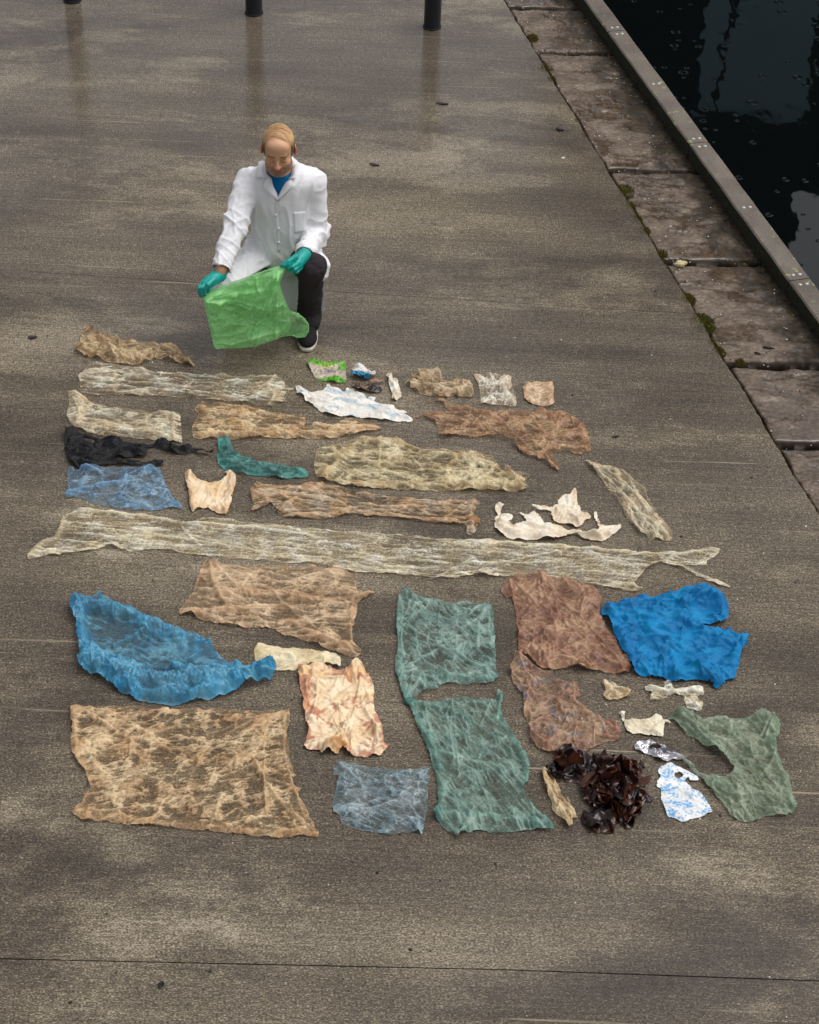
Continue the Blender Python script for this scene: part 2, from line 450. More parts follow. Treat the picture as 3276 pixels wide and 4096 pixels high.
for k in range(-2, 4):
    beam(s1+k*LB+.003, s1+(k+1)*LB-.003)
# moss cushions creeping up the inner kerb foot and along the edge joint (uncountable)
M['moss'] = None
water = mesh_obj('water', [kp(-80, .02, -.85), kp(16, .02, -.85), (60, -6, -.85), (80, 80, -.85)], [(0, 1, 2, 3)], M['water'], smooth=False)
tag(water, kind='structure')

# ------------------------------------------------------------------ bollards at the far side of the quay
M['bollard'] = simple_mat('black_painted_steel', (.012, .013, .018), .38, var=.25, scale=18, bump=.05)
def lathe(prof, n=28, cx=0, cy=0):
    V = []; F = []
    for r, z in prof:
        for q in range(n):
            a = 2*math.pi*q/n; V.append((cx+r*math.cos(a), cy+r*math.sin(a), z))
    for i in range(len(prof)-1):
        for q in range(n):
            F.append((i*n+q, i*n+(q+1) % n, (i+1)*n+(q+1) % n, (i+1)*n+q))
    return V, F
for (bx, by, lab) in [(290, 2, 'black steel bollard at the top left corner, only its foot in view'),
                      (1016, 52, 'middle black steel bollard of the row behind the kneeling person'),
                      (1728, 108, 'black steel bollard nearest the stone edging at the top of the picture')]:
    b = empty('bollard', gp(bx, by)); tag(b, lab, 'bollard', 'bollards across the quay')
    V, F = lathe([(.056, .004), (.056, .88), (.0575, .885), (.0575, .90), (.050, .925), (.032, .945), (0.0, .952)])
    mesh_obj('post', V, F, M['bollard'], b)
    V, F = lathe([(.0, .0015), (.0615, .0015), (.0625, .006), (.0575, .012), (.0572, .016)])
    mesh_obj('base_collar', V, F, M['bollard'], b)

# ------------------------------------------------------------------ dark harbour building mirrored in the water
M['bldg'] = simple_mat('tarred_boards', (.006, .0065, .007), .85, var=.3, scale=2, spec=.15)
M['door'] = simple_mat('blue_grey_door_paint', (.28, .45, .52), .75, var=.12, scale=1.5)
M['roof'] = simple_mat('dark_slate_roof', (.010, .010, .011), .9, spec=.1)
bl = empty('harbour_building', (10, 27, 0)); tag(bl, 'dark timber harbour building with a blue grey door, mirrored in the water', 'building')
def box(x0, x1, y0, y1, z0, z1):
    V = [(x0, y0, z0), (x1, y0, z0), (x1, y1, z0), (x0, y1, z0), (x0, y0, z1), (x1, y0, z1), (x1, y1, z1), (x0, y1, z1)]
    return V, [(0, 3, 2, 1), (4, 5, 6, 7), (0, 1, 5, 4), (1, 2, 6, 5), (2, 3, 7, 6), (3, 0, 4, 7)]
V, F = box(-7.8, 6.0, .8, 9, -1.2, 8.4); mesh_obj('wall', V, F, M['bldg'], bl, smooth=False)
V, F = box(-7.6, -3.85, 0, 8, -1.2, 13.5); mesh_obj('gable_tower', V, F, M['bldg'], bl, smooth=False)
V, F = box(-7.9, 6.2, .6, 9.2, 8.42, 8.6); mesh_obj('roof', V, F, M['roof'], bl, smooth=False)
V, F = box(-7.75, -3.7, -.15, 8.15, 13.52, 13.7); mesh_obj('roof', V, F, M['roof'], bl, smooth=False)
for (x0, x1) in [(-5.75, -5.45), (-5.35, -4.05)]:
    V, F = box(x0, x1, -.10, -.002, .2, 6.9); mesh_obj('door', V, F, M['door'], bl, smooth=False)
V, F = box(-5.85, -3.95, -.14, -.004, 6.92, 7.25); mesh_obj('lintel', V, F, M['bldg'], bl, smooth=False)

# ------------------------------------------------------------------ film materials
def film_mat(name, rough=.34, spec=.5, glow=.10, fine=90, fstr=.35, anoise=.42):
    t = NT(name); c = t.coord()
    tint = t.attr('tint', 'Color'); dens = t.attr('dens')
    n = t.noise(c, fine, 4, .7); n2 = t.noise(c, fine*3.1, 2, .6)
    nb = t.bump(t.math('MULTIPLY_ADD', n2, .3, n), fstr, .006)
    col = t.mix(1.0, tint, t.mix(n, (.82,)*3, (1.16,)*3), 'MULTIPLY')
    p = t.principled(Base_Color=col, Roughness=rough, Normal=nb); p.inputs['Specular IOR Level'].default_value = spec
    tr = t.n('ShaderNodeBsdfTranslucent', {'Color': col, 'Normal': nb})
    s = t.n('ShaderNodeMixShader', {0: glow, 1: p.outputs[0], 2: tr.outputs[0]})
    clear = t.mix(.62, tint, (1, 1, 1)); clear = t.mix(.35, clear, (1, 1, 1))
    tp = t.n('ShaderNodeBsdfTransparent', {'Color': clear})
    a = t.math('MULTIPLY_ADD', t.math('SUBTRACT', n, .5), anoise, dens)
    mx = t.n('ShaderNodeMixShader', {0: t.math('MINIMUM', t.math('MAXIMUM', a, 0.02), 1.0), 1: tp.outputs[0], 2: s.outputs[0]})
    return t.done(mx)
M['film'] = film_mat('thin_plastic_film')
M['wetfilm'] = film_mat('wet_plastic_film', rough=.20, spec=.6, glow=.08)
M['paper'] = film_mat('matt_plastic_film', rough=.6, spec=.3, glow=.06, fine=60, fstr=.25, anoise=.2)
M['kelp'] = attr_mat('wet_dark_film', .27, 40, .5, .35, .006, .5)
M['foil'] = attr_mat('dull_foil', .32, 50, .2, .3, .004, .5, metallic=.75)

ZN = {'A': (100, 1280, .696), 'B': (1180, 1400, .7193), 'C': (900, 1700, .696), 'D': (1900, 1700, .638), 'E': (80, 2000, .696),
      'F': (200, 2600, .696), 'G': (1150, 2250, .638), 'H': (1950, 2200, .667), 'I': (2050, 2650, .696), 'S': (0, 0, 1.0),
      'P': (700, 440, .4639)}
def P(*segs):
    """'A', x,y, x,y, ... 'B', ... -> photograph pixels"""
    out = []; z = ZN['S']; k = 0
    while k < len(segs):
        if isinstance(segs[k], str): z = ZN[segs[k]]; k += 1; continue
        out.append((z[0]+segs[k]*z[2], z[1]+segs[k+1]*z[2])); k += 2
    return out
def chaikin(p, closed=True, it=1):
    p = np.asarray(p, float)
    for _ in range(it):
        if closed:
            q = np.roll(p, -1, 0); p = np.stack([.86*p+.14*q, .14*p+.86*q], 1).reshape(-1, 2)
        else:
            a, b = p[:-1], p[1:]; p = np.concatenate([p[:1], np.stack([.75*a+.25*b, .25*a+.75*b], 1).reshape(-1, 2), p[-1:]])
    return p
def seg_dist(X, poly, closed=True):
    """distance to polyline + nearest point"""
    a = poly if closed else poly[:-1]; b = np.roll(poly, -1, 0) if closed else poly[1:]
    best = np.full(len(X), 1e9, np.float32); near = np.zeros_like(X)
    for p, q in zip(a, b):
        e = q-p; L = float(e@e)+1e-12
        t = np.clip(((X-p)@e)/L, 0, 1); c = p+t[:, None]*e
        d = ((X-c)**2).sum(1); mk = d < best
        best = np.where(mk, d, best); near = np.where(mk[:, None], c, near)
    return np.sqrt(best), near
def inside(X, poly):
    r = np.zeros(len(X), bool); x, y = X[:, 0], X[:, 1]
    for p, q in zip(poly, np.roll(poly, -1, 0)):
        if p[1] == q[1]: continue
        c = ((p[1] > y) != (q[1] > y)) & (x < (q[0]-p[0])*(y-p[1])/(q[1]-p[1])+p[0]); r ^= c
    return r
def sheet_grid(poly, cell, rag, seed):
    """regular grid clipped to poly, rim vertices pulled onto the outline"""
    # densify + ragged outline
    pts = []
    for p, q in zip(poly, np.roll(poly, -1, 0)):
        n = max(1, int(np.linalg.norm(q-p)/.012)); pts += [p+(q-p)*i/n for i in range(n)]
    poly = np.array(pts)
    poly = poly + rag*np.stack([perlin2(poly[:, 0]*38, poly[:, 1]*38, seed)+.7*perlin2(poly[:, 0]*90, poly[:, 1]*90, seed+5),
                                perlin2(poly[:, 0]*38, poly[:, 1]*38, seed+1)+.7*perlin2(poly[:, 0]*90, poly[:, 1]*90, seed+6)], 1)
    lo = poly.min(0)-2*cell; hi = poly.max(0)+2*cell
    nx, ny = (np.ceil((hi-lo)/cell)+1).astype(int)
    gx, gy = np.meshgrid(lo[0]+cell*np.arange(nx), lo[1]+cell*np.arange(ny))
    X = np.stack([gx.ravel(), gy.ravel()], 1)
    X = X + cell*.25*rng.uniform(-1, 1, X.shape)
    ins = inside(X, poly)
    d, near = seg_dist(X, poly); s = np.where(ins, d, -d)
    keep = s > -.5*cell
    idx = np.arange(nx*ny).reshape(ny, nx)
    F = np.stack([idx[:-1, :-1], idx[:-1, 1:], idx[1:, 1:], idx[1:, :-1]], -1).reshape(-1, 4)
    F = F[keep[F].all(1)]
    rim = keep & (s < .55*cell)
    X[rim] = near[rim]; s = np.where(rim, 0, s)
    used = np.unique(F); mp = np.full(nx*ny, -1); mp[used] = np.arange(len(used))
    return X[used], mp[F], np.maximum(s[used], 0), poly

_bagn = [0]
def knot(parent, px, py, r, col, alpha=.85, seed=1, mat='film'):
    """gathered lump of film where a sheet is tied"""
    n, m_ = 26, 14; V = []; F_ = []
    for j in range(m_+1):
        for i in range(n):
            a, b = 2*math.pi*i/n, math.pi*j/m_; d = np.array([math.cos(a)*math.sin(b), math.sin(a)*math.sin(b), math.cos(b)])
            k = 1+.35*float(tri2(np.array([a*1.6]), np.array([b*2.2]), seed)[0][0])*math.sin(b)+.12*math.sin(9*a+4*b)*math.sin(b)
            V.append(d*np.array([1, .8, .55])*r*k)
    for j in range(m_):
        for i in range(n): F_.append((j*n+i, j*n+(i+1) % n, (j+1)*n+(i+1) % n, (j+1)*n+i))
    V = np.array(V); V[:, 2] += r*.5; V[:, 2] = np.maximum(V[:, 2], .002)
    c = gp(px, py); o = mesh_obj('knot', V+c-np.array(parent.location), F_, M[mat], parent, attrs={'tint': np.tile(col, (len(V), 1)), 'dens': np.full(len(V), alpha)})
    return o
def bag(name, label, cat, outline, col, col2=None, a0=.30, a1=.45, edge=.35, relief=.013, ang=0., aniso=2.5, scale=.055, fine=1.0,
        cell=.0045, folds=(), mat='film', rag=.003, patch=.45, mixs=.10, group=None, stain=None, edge_col=None, edge_w=.016, parent=None, z0=.003, bulge=0.0, holes=(), auto=True, crease=.36, bright=.24):
    _bagn[0] += 1; sd_ = _bagn[0]*3+1
    if mat in ('film', 'wetfilm') and a0 < .9:
        cell *= .82; a0 = a0*.9+.04; rag = rag*1.5; relief *= .80; scale *= .74*np.random.RandomState(sd_+5).uniform(.78, 1.3)
        col2 = np.asarray(col2 if col2 is not None else np.asarray(col)*.75)
        g_ = lambda q: np.clip((q*.78+.22*float(np.mean(q)))*1.22*np.array([1.0, 1.0, .96])+.012, 0, .9)
        col = g_(np.asarray(col)); col2 = g_(col2)
        if col[0] > col[1] > col[2]: col = col*np.array([1.0, 1.04, 1.05]); col2 = col2*np.array([1.0, 1.04, 1.05])
        folds = [(q[0], q[1]*.8, q[2]*.7, q[3]*1.1) for q in folds]
    poly = np.array([gp(x, y)[:2] for x, y in outline]); poly = chaikin(poly)
    X, F, d, poly = sheet_grid(poly, cell, rag, sd_)
    cen = X.mean(0); x = X[:, 0]; y = X[:, 1]
    a = math.radians(ang); U = x*math.cos(a)+y*math.sin(a); Vv = -x*math.sin(a)+y*math.cos(a)
    wu = .22*scale*perlin2(x/.11, y/.11, sd_+1); wv = .30*scale*perlin2(x/.11, y/.11, sd_+2)
    U = U+wu*aniso; Vv = Vv+wv
    # crumple: facets with straight creases at four sizes, plus drawn-out pleats along the pull direction
    az = aniso**.75
    h1, c1_ = tri2(U/(scale*1.9*az), Vv/(scale*1.9), sd_+3, cw=.05)
    h2, c2_ = tri2((U*.8+Vv*.6)/(scale*.95*az**.7), (-U*.6+Vv*.8)/(scale*.95), sd_+4, cw=.065)
    h3, c3_ = tri2(U/(scale*.46*az**.6), Vv/(scale*.46), sd_+5)
    h4, c4_ = tri2((U*.6-Vv*.8)/(scale*.24), (U*.8+Vv*.6)/(scale*.24), sd_+9)
    pn_ = perlin2(U/(scale*2.4*aniso), Vv/(scale*.62), sd_+6); pl = np.clip(1-np.abs(pn_)*2.6, 0, 1)**2
    amp = .45+.85*np.clip(perlin2(x/.10, y/.10, sd_+22)+.45, 0, 1.2)
    r1 = np.clip(c1_*.9+pl*.6*(aniso > 1.7), 0, 1); r2 = np.clip(c2_*.7+c3_*.5, 0, 1); r3 = c4_
    env = sstep(0, .03, d)
    rimn = np.clip(.5+1.0*perlin2(x/.045, y/.045, sd_+7), 0, 1.3)
    crump = .34*h1+fine*(.34*h2+.20*h3*amp+.10*h4*amp)+(.26+.30*min(1, max(0, (aniso-2.4)/3)))*pl*(aniso > 1.3)
    hn = sstep(-.55, .85, crump)
    thin = mat in ('film', 'wetfilm')
    h = relief*(1.05 if thin else 1.25)*hn*(.25+.75*env)*(.6+.5*amp)
    lift = np.clip(perlin2(x/.07, y/.07, sd_+23)+.05, 0, 1)
    h += relief*1.5*lift*np.exp(-d/.016)
    h += bulge*sstep(0, .10, d)*(.6+.5*perlin2(x/.2, y/.2, sd_+12))
    line = .5*c1_*(h1 > -.6)+.42*c2_*fine+.34*c3_*fine*amp+.22*c4_*fine*amp+.4*pl
    al = a0 + a1*(.95*line+.30*(hn-.45)+.22*amp-.15) + edge*(np.exp(-d/.006)*.8+np.exp(-d/edge_w)*.45*rimn)
    stuck = sstep(.50, .22, hn+.22*perlin2(x/.03, y/.03, sd_+8)-.35*np.exp(-d/.02))
    al = al*(1-.9*patch*stuck); ck = .30*line
    if thin and a0 < .9:
        mu = float(al.mean()); al = np.clip(mu*.92+1.42*(al-mu), .05, .92)
    fl_tot = np.zeros(len(x))
    # straight tension creases: fans from the corners and stray pulls across the sheet
    if mat in ('film', 'wetfilm', 'paper') and auto:
        R_ = np.random.RandomState(sd_); ext = poly.max(0)-poly.min(0); size = float(max(ext)); area = len(F)*cell*cell
        segs = []; kn_ = R_.uniform(.3, 1.15); crease = crease*R_.uniform(.45, 1.2)
        far = np.linalg.norm((poly-cen), axis=1); cand = []
        for i in np.argsort(-far):
            if all(np.linalg.norm(poly[i]-poly[j]) > .22*size for j in cand): cand.append(int(i))
            if len(cand) >= 5: break
        for i in cand:
            tgt = cen+(poly[R_.randint(len(poly))]-cen)*.3
            for q in range(4):
                tg = tgt+(R_.rand(2)-.5)*ext*.55; v_ = tg-poly[i]; L_ = R_.uniform(.25, .8)
                segs.append((poly[i]+v_*.04, poly[i]+v_*L_+R_.normal(size=2)*.012, R_.uniform(.003, .006), R_.uniform(.5, 1.2), R_.uniform(.5, 1.1)))
        for q in range(int(np.clip(area*300, 8, 80))):
            c0_ = X[R_.randint(len(X))]; th = a+R_.normal()*(.22 if aniso > 2.4 else .7); L_ = R_.uniform(.05, .20)*(1.6 if aniso > 2.4 else 1)
            v_ = np.array([math.cos(th), math.sin(th)])*L_*.5
            segs.append((c0_-v_, c0_+v_, R_.uniform(.0025, .005), R_.uniform(.3, 1.0), R_.uniform(.4, 1.0)))
        for p_, q_, wd, hh, aa in segs:
            mid = (p_+q_)/2+R_.normal(size=2)*np.linalg.norm(q_-p_)*.06
            bb0 = np.minimum(np.minimum(p_, q_), mid)-.02; bb1 = np.maximum(np.maximum(p_, q_), mid)+.02
            mk = ((X > bb0) & (X < bb1)).all(1)
            if not mk.any(): continue
            Xs = X[mk]; fd, nr = seg_dist(Xs, np.array([p_, mid, q_]), False)
            tt = np.linalg.norm(nr-p_, axis=1)/(np.linalg.norm(q_-p_)+1e-6); tp = np.clip(np.minimum(tt, 1.05-tt)*5+.15, 0, 1)
            k = np.exp(-(fd/wd)**2)*tp; h[mk] += relief*.38*hh*k; al[mk] += crease*aa*k; ck[mk] += aa*k*.8
            k2_ = np.exp(-(fd/(wd*3.5))**2)*tp; h[mk] += relief*.14*hh*k2_; al[mk] += .22*crease*aa*k2_
    for fo in folds:
        pl, wd, hh, aa = fo[:4]
        pw = chaikin(np.array([gp(px, py)[:2] for px, py in pl]), False, 2)
        fd, _ = seg_dist(X, pw, False)
        k = np.exp(-(fd/(wd*(.7+.5*np.clip(perlin2(x/.06, y/.06, sd_+11)+.5, 0, 1))))**2)
        h += hh*k*(.75+.25*r2); al += aa*k; fl_tot += k
    t = np.clip(.5+1.1*perlin2(x/mixs, y/mixs, sd_+10)+.4*perlin2(x/(mixs*.3), y/(mixs*.3), sd_+13), 0, 1)[:, None]
    c1 = np.array(col); c2 = np.array(col2 if col2 is not None else np.array(col)*.75)
    tint = c1*(1-t)+c2*t
    if thin and a0 < .9:
        kb = (np.clip(ck, 0, 1)*bright)[:, None]; tint = tint*(1-kb)+np.clip(tint*1.30+.07, 0, .92)*kb
    if edge_col is not None:
        e = .6*np.clip(np.exp(-d/(edge_w*1.0))*rimn+.35*fl_tot, 0, 1)[:, None]; tint = tint*(1-e)+np.array(edge_col)*e
    if stain is not None:
        tint, al = stain(x, y, d, tint, al, r1, r2, sd_)
    for (pts, ) in [(q,) for q in holes]:
        hp = chaikin(np.array([gp(px, py)[:2] for px, py in pts])); hd, _ = seg_dist(X, hp); hi_ = inside(X, hp)
        F = F[~hi_[F].all(1)]
    if len(holes):
        used = np.unique(F); mp = np.full(len(X), -1); mp[used] = np.arange(len(used)); F = mp[F]
        X = X[used]; h = h[used]; al = al[used]; tint = tint[used]; x = x[used]; y = y[used]
    loc = (float(cen[0]), float(cen[1]), 0)
    Vx = np.stack([x-cen[0], y-cen[1], z0+np.maximum(h, 0)], 1)
    o = mesh_obj(name, Vx, F, M[mat], attrs={'tint': np.clip(tint, 0, 1), 'dens': np.clip(al, .03, 1.0)})
    o.location = loc
    if label: tag(o, label, cat, group)
    return o

# ------------------------------------------------------------------ the laid out plastic, row by row
TAN = lin((208, 172, 122)); TAN_D = lin((182, 138, 84)); CLEAR = lin((214, 200, 176)); CLEAR_D = lin((194, 168, 130)); RUST = lin((168, 116, 66))
GREY = lin((196, 190, 178))
OUT_TANRECT = P('F', 115,340, 130,315, 175,315, 200,335, 280,330, 380,325, 500,335, 620,345, 750,352, 900,350, 1050,352, 1200,355, 1320,352, 1375,345, 1378,420, 1360,460,
    1370,560, 1380,640, 1400,700, 1420,735, 1390,740, 1400,790, 1450,810, 1420,830, 1450,870, 1475,920, 1500,980, 1545,1060, 1540,1080, 1440,1075, 1330,1088, 1200,1078,
    1050,1055, 950,1050, 820,1040, 700,1030, 560,1010, 440,1010, 340,995, 260,990, 180,980, 120,940, 180,890, 210,830, 235,810, 205,700, 150,650, 125,600, 120,540, 130,450)
bag('plastic_sheet', 'largest tan translucent plastic rectangle, lying at the lower left', 'plastic sheet', OUT_TANRECT, TAN, TAN_D, a0=.30, a1=.50, edge=.45, relief=.020,
    ang=12, aniso=1.5, scale=.05, patch=.62, edge_col=RUST, cell=.0046,
    folds=[(P('F', 180,965, 450,985, 700,1005, 1000,1030, 1300,1060, 1540,1070), .02, .012, .3), (P('F', 130,345, 145,600, 225,800, 150,940), .02, .018, .35),
           (P('F', 1170,640, 1230,760, 1330,900, 1450,1010), .012, .022, .4), (P('F', 1235,640, 1228,760, 1245,950), .009, .02, .4),
           (P('F', 460,512, 620,560, 800,600), .012, .012, .3), (P('F', 1350,400, 1340,600, 1400,800, 1460,960), .012, .014, .35), (P('F', 480,500, 800,430, 1200,400, 1370,390), .012, .012, .25)])

bag('plastic_bag', 'tan translucent bag on the wet concrete, crumpled highest, left of the green bag', 'plastic bag',
    P('A', 275,180, 300,150, 318,130, 322,90, 340,55, 368,30, 380,55, 398,85, 440,105, 500,125, 580,130, 660,135, 720,130, 780,145, 840,165, 890,190, 940,225, 978,262, 975,275,
      920,268, 860,248, 800,232, 745,225, 700,245, 640,262, 580,260, 520,252, 450,240, 400,225, 350,215, 300,200),
    lin((190, 156, 104)), lin((138, 104, 56)), a0=.5, a1=.5, edge=.35, relief=.035, ang=-8, aniso=1.8, scale=.07, patch=.3, edge_col=RUST, bulge=.03, mat='wetfilm')
bag('film_strip', 'clear film strip just below the highest tan bag, ragged at its right end', 'film strip',
    P('A', 305,330, 340,300, 365,265, 420,252, 500,260, 560,265, 680,285, 760,310, 880,312, 1000,315, 1150,325, 1300,328, 1390,330, 1440,322, 1475,350, 1500,390, 1550,405, 1520,430,
      1480,445, 1510,470, 1450,480, 1425,515, 1390,495, 1280,485, 1150,470, 1000,455, 850,445, 700,440, 560,435, 480,430, 420,440, 360,425, 310,420, 320,385),
    CLEAR, CLEAR_D, a0=.12, a1=.40, edge=.35, relief=.015, ang=-3, aniso=5, scale=.045, patch=.65, mat='wetfilm', edge_col=TAN,
    folds=[(P('A', 1440,330, 1380,400, 1440,440, 1400,490), .014, .015, .35), (P('A', 330,320, 420,300, 520,330), .02, .012, .2)])
bag('plastic_bag', 'pale clear plastic bag above the black torn bag, its left corner folded up', 'plastic bag',
    P('A', 250,420, 290,415, 330,440, 370,475, 420,500, 520,505, 640,520, 740,535, 840,540, 870,530, 892,545, 897,590, 903,680, 905,712, 860,705, 760,695, 640,685, 560,675, 460,668,
      380,655, 290,625, 250,590, 238,540, 255,480), lin((210, 194, 164)), lin((188, 162, 122)), a0=.30, a1=.45, edge=.35, relief=.015, ang=-6, aniso=3, scale=.045, patch=.5, edge_col=TAN_D,
    folds=[(P('A', 855,540, 850,620, 855,700), .012, .012, .25), (P('A', 290,430, 330,500, 300,600), .03, .02, .25)])
bag('plastic_bag', 'tan plastic bag with a twisted tail pointing right, above the olive bag', 'plastic bag',
    P('A', 970,525, 1000,490, 1020,475, 1050,490, 1120,490, 1200,495, 1260,500, 1340,515, 1420,545, 1500,550, 1560,560, 1590,545, 1610,560, 1615,605, 1600,628, 1680,603,
      'S', 1300,1702, 1374,1692, 1417,1677, 1468,1691, 1518,1706, 1525,1724, 1468,1727, 1417,1742, 1345,1756, 1288,1760, 1223,1758, 1180,1760,
      'A', 1400,682, 1290,685, 1180,695, 1080,685, 1000,690, 965,680, 958,630, 985,570, 1000,545),
    TAN, TAN_D, a0=.25, a1=.5, edge=.42, relief=.017, ang=-10, aniso=2.5, scale=.045, patch=.55, edge_col=RUST,
    folds=[(P('A', 1000,672, 1300,668, 1500,665, 1700,655), .018, .014, .3)])

def st_none(x, y, d, t, a, r1, r2, s): return t, a
bag('torn_bag', 'black torn plastic bag with long straps, above the pale blue bag', 'torn bag',
    P('A', 230,680, 240,640, 280,635, 330,655, 390,670, 440,695, 520,705, 600,705, 650,720, 720,720, 790,710, 850,722, 880,735, 950,740, 1010,758, 1085,772, 1085,782, 1030,778, 960,765,
      900,780, 830,765, 760,740, 705,735, 710,770, 690,795, 600,797, 520,806, 480,812, 600,812, 690,828, 740,815, 798,806, 795,840, 750,845, 680,840, 560,836, 460,838, 370,850,
      310,858, 262,830, 228,760), (.005, .0048, .006), (.009, .0085, .011), a0=1., a1=.2, edge=.2, relief=.034, ang=-6, aniso=2.6, scale=.04, patch=0, mat='paper', rag=.005, auto=False,
    holes=[P('A', 330,672, 385,682, 430,700, 420,712, 370,710, 335,695), P('A', 262,755, 280,752, 288,768, 270,775)])
bag('plastic_bag', 'dark teal plastic bag, boomerang shaped, right of the black torn bag', 'plastic bag',
    P('A', 1105,710, 1140,665, 1155,668, 1180,700, 1195,745, 1230,780, 1290,805, 1360,825, 1440,830, 1520,850, 1590,870, 1628,880, 1630,908, 1560,915, 1480,918, 1390,905, 1300,895,
      1210,885, 1150,870, 1118,850, 1100,790, 1115,755), lin((22, 132, 124)), lin((12, 92, 88)), a0=.72, a1=.3, edge=.2, relief=.02, ang=-14, aniso=2.2, scale=.04, patch=.2, bulge=.012)
bag('plastic_bag', 'pale blue translucent bag at the left end, below the black torn bag', 'plastic bag',
    P('A', 220,1010, 250,985, 245,930, 250,850, 275,845, 290,870, 340,850, 420,852, 500,850, 600,850, 680,848, 700,830, 740,840, 780,870, 795,930, 820,985, 860,1045, 915,1095, 850,1085,
      760,1100, 640,1098, 540,1090, 440,1070, 370,1045, 310,1025, 240,1025), lin((112, 150, 178)), lin((82, 130, 168)), a0=.32, a1=.36, edge=.35, relief=.019, ang=10, aniso=1.3,
    scale=.055, patch=.5, edge_col=lin((70, 132, 178)), folds=[(P('A', 240,1012, 330,985, 450,960, 520,945), .018, .02, .25), (P('A', 720,845, 780,900, 830,1010, 900,1090), .016, .018, .3)])
bag('carrier_bag', 'small cream carrier bag with two short handles, below the dark teal bag', 'carrier bag',
    P('A', 915,900, 925,875, 950,872, 960,905, 1000,925, 1060,940, 1120,930, 1165,905, 1145,878, 1190,875, 1213,895, 1212,950, 1195,1010, 1178,1080, 1165,1128, 1110,1120, 1050,1085,
      1000,1090, 962,1110, 945,1080, 945,1020, 930,960), lin((238, 220, 190)), lin((222, 190, 148)), a0=.92, a1=.2, edge=.1, relief=.018, ang=80, aniso=1.6, scale=.06, patch=.05, mat='paper',
    edge_col=lin((190, 142, 96)), fine=.7, folds=[(P('A', 935,900, 955,1000, 960,1090), .014, .018, .1), (P('A', 1190,900, 1185,1000, 1160,1110), .016, .02, .1)])

sleeve = bag('film_sleeve', 'long tan see-through sleeve below the olive bag, with a knotted brown end', 'film sleeve',
    P('C', 145,385, 175,340, 215,340, 300,355, 400,362, 470,345, 540,335, 600,345, 700,370, 800,390, 900,405, 1020,425, 1150,435, 1280,440, 1400,438, 1460,440, 1465,460, 1440,500, 1420,540,
      1460,560, 1455,595, 1420,640, 1385,630, 1390,580, 1270,570, 1150,560, 1050,545, 940,535, 820,530, 740,515, 640,535, 540,545, 440,540, 340,535, 310,520, 295,480, 260,455, 240,470,
      190,495, 150,505, 170,450, 150,420), lin((186, 158, 126)), TAN_D, a0=.10, a1=.40, edge=.45, relief=.015, ang=-5, aniso=4, scale=.045, patch=.7, edge_col=lin((168, 118, 76)),
    folds=[(P('C', 150,400, 220,400, 240,450), .025, .02, .4), (P('C', 310,500, 420,420, 560,345), .012, .018, .4), (P('C', 600,400, 760,480, 1000,530), .008, .014, .3),
           (P('C', 1430,450, 1405,520, 1425,600), .022, .022, .45), (P('C', 1390,450, 1250,560), .008, .012, .3), (P('C', 340,525, 560,535, 740,515, 1000,540, 1380,575), .010, .012, .3)])
bag('plastic_bag', 'olive tinted half-moon plastic bag in the middle of the layout', 'plastic bag',
    P('C', 515,190, 530,150, 600,125, 690,105, 760,80, 850,72, 950,80, 1040,105, 1100,135, 1200,150, 1330,145, 1420,165, 1540,180, 1550,220, 1600,270, 1640,300,
      'S', 2030,1900, 2018,1880, 2018,1871, 2040,1868, 2050,1893, 2079,1896, 2115,1900, 2115,1914, 2097,1925, 2115,1947, 2108,1965,
      'C', 1700,388, 1560,388, 1400,385, 1250,385, 1100,380, 950,375, 800,365, 680,352, 590,340, 545,325, 520,290, 512,240),
    lin((202, 182, 138)), lin((172, 146, 94)), a0=.30, a1=.5, edge=.42, relief=.02, ang=-8, aniso=2.2, scale=.055, patch=.55, edge_col=lin((176, 130, 72)),
    folds=[(P('C', 545,325, 620,250, 740,130, 800,90), .03, .03, .4), (P('C', 800,110, 1000,120, 1200,175, 1400,190, 1560,260, 1690,340), .018, .022, .35),
           (P('C', 560,335, 800,345, 1100,355, 1400,360, 1700,365), .02, .02, .35), (P('C', 1260,330, 1290,220, 1400,170), .02, .018, .25), (P('C', 1640,300, 1700,370), .02, .03, .4)])
bag('torn_bag', 'brown torn bag with a hanging tail, upper right of the olive bag', 'torn bag',
    P('B', 665,385, 700,360, 740,345, 800,350, 870,350, 830,320, 820,300, 780,295, 725,300, 740,285, 830,280, 850,310, 930,325, 1060,335, 1200,340, 1330,345, 1450,345, 1520,355, 1570,390,
      1615,430, 1630,490, 1640,530, 1640,578, 1580,585, 1500,570, 1420,570, 1440,600, 1475,670, 1460,683, 1420,650, 1380,620, 1330,600, 1260,580, 1230,550, 1210,520, 1130,490, 1060,485,
      990,492, 900,480, 840,490, 795,490, 800,430, 760,400, 720,380), lin((176, 132, 84)), lin((148, 98, 54)), a0=.36, a1=.42, edge=.4, relief=.02, ang=-8, aniso=1.8, scale=.045, patch=.5,
    edge_col=lin((160, 106, 58)), rag=.005, folds=[(P('B', 1360,360, 1500,375, 1590,430, 1625,540), .03, .022, .35), (P('B', 810,485, 1000,480, 1150,490, 1260,570, 1380,615, 1465,675), .016, .018, .35)])
def st_white(x, y, d, t, a, r1, r2, s):
    k = sstep(.15, .45, perlin2(x/.09, y/.035, s+40))[:, None]*.55
    return t*(1-k)+lin((150, 182, 205))*k, a
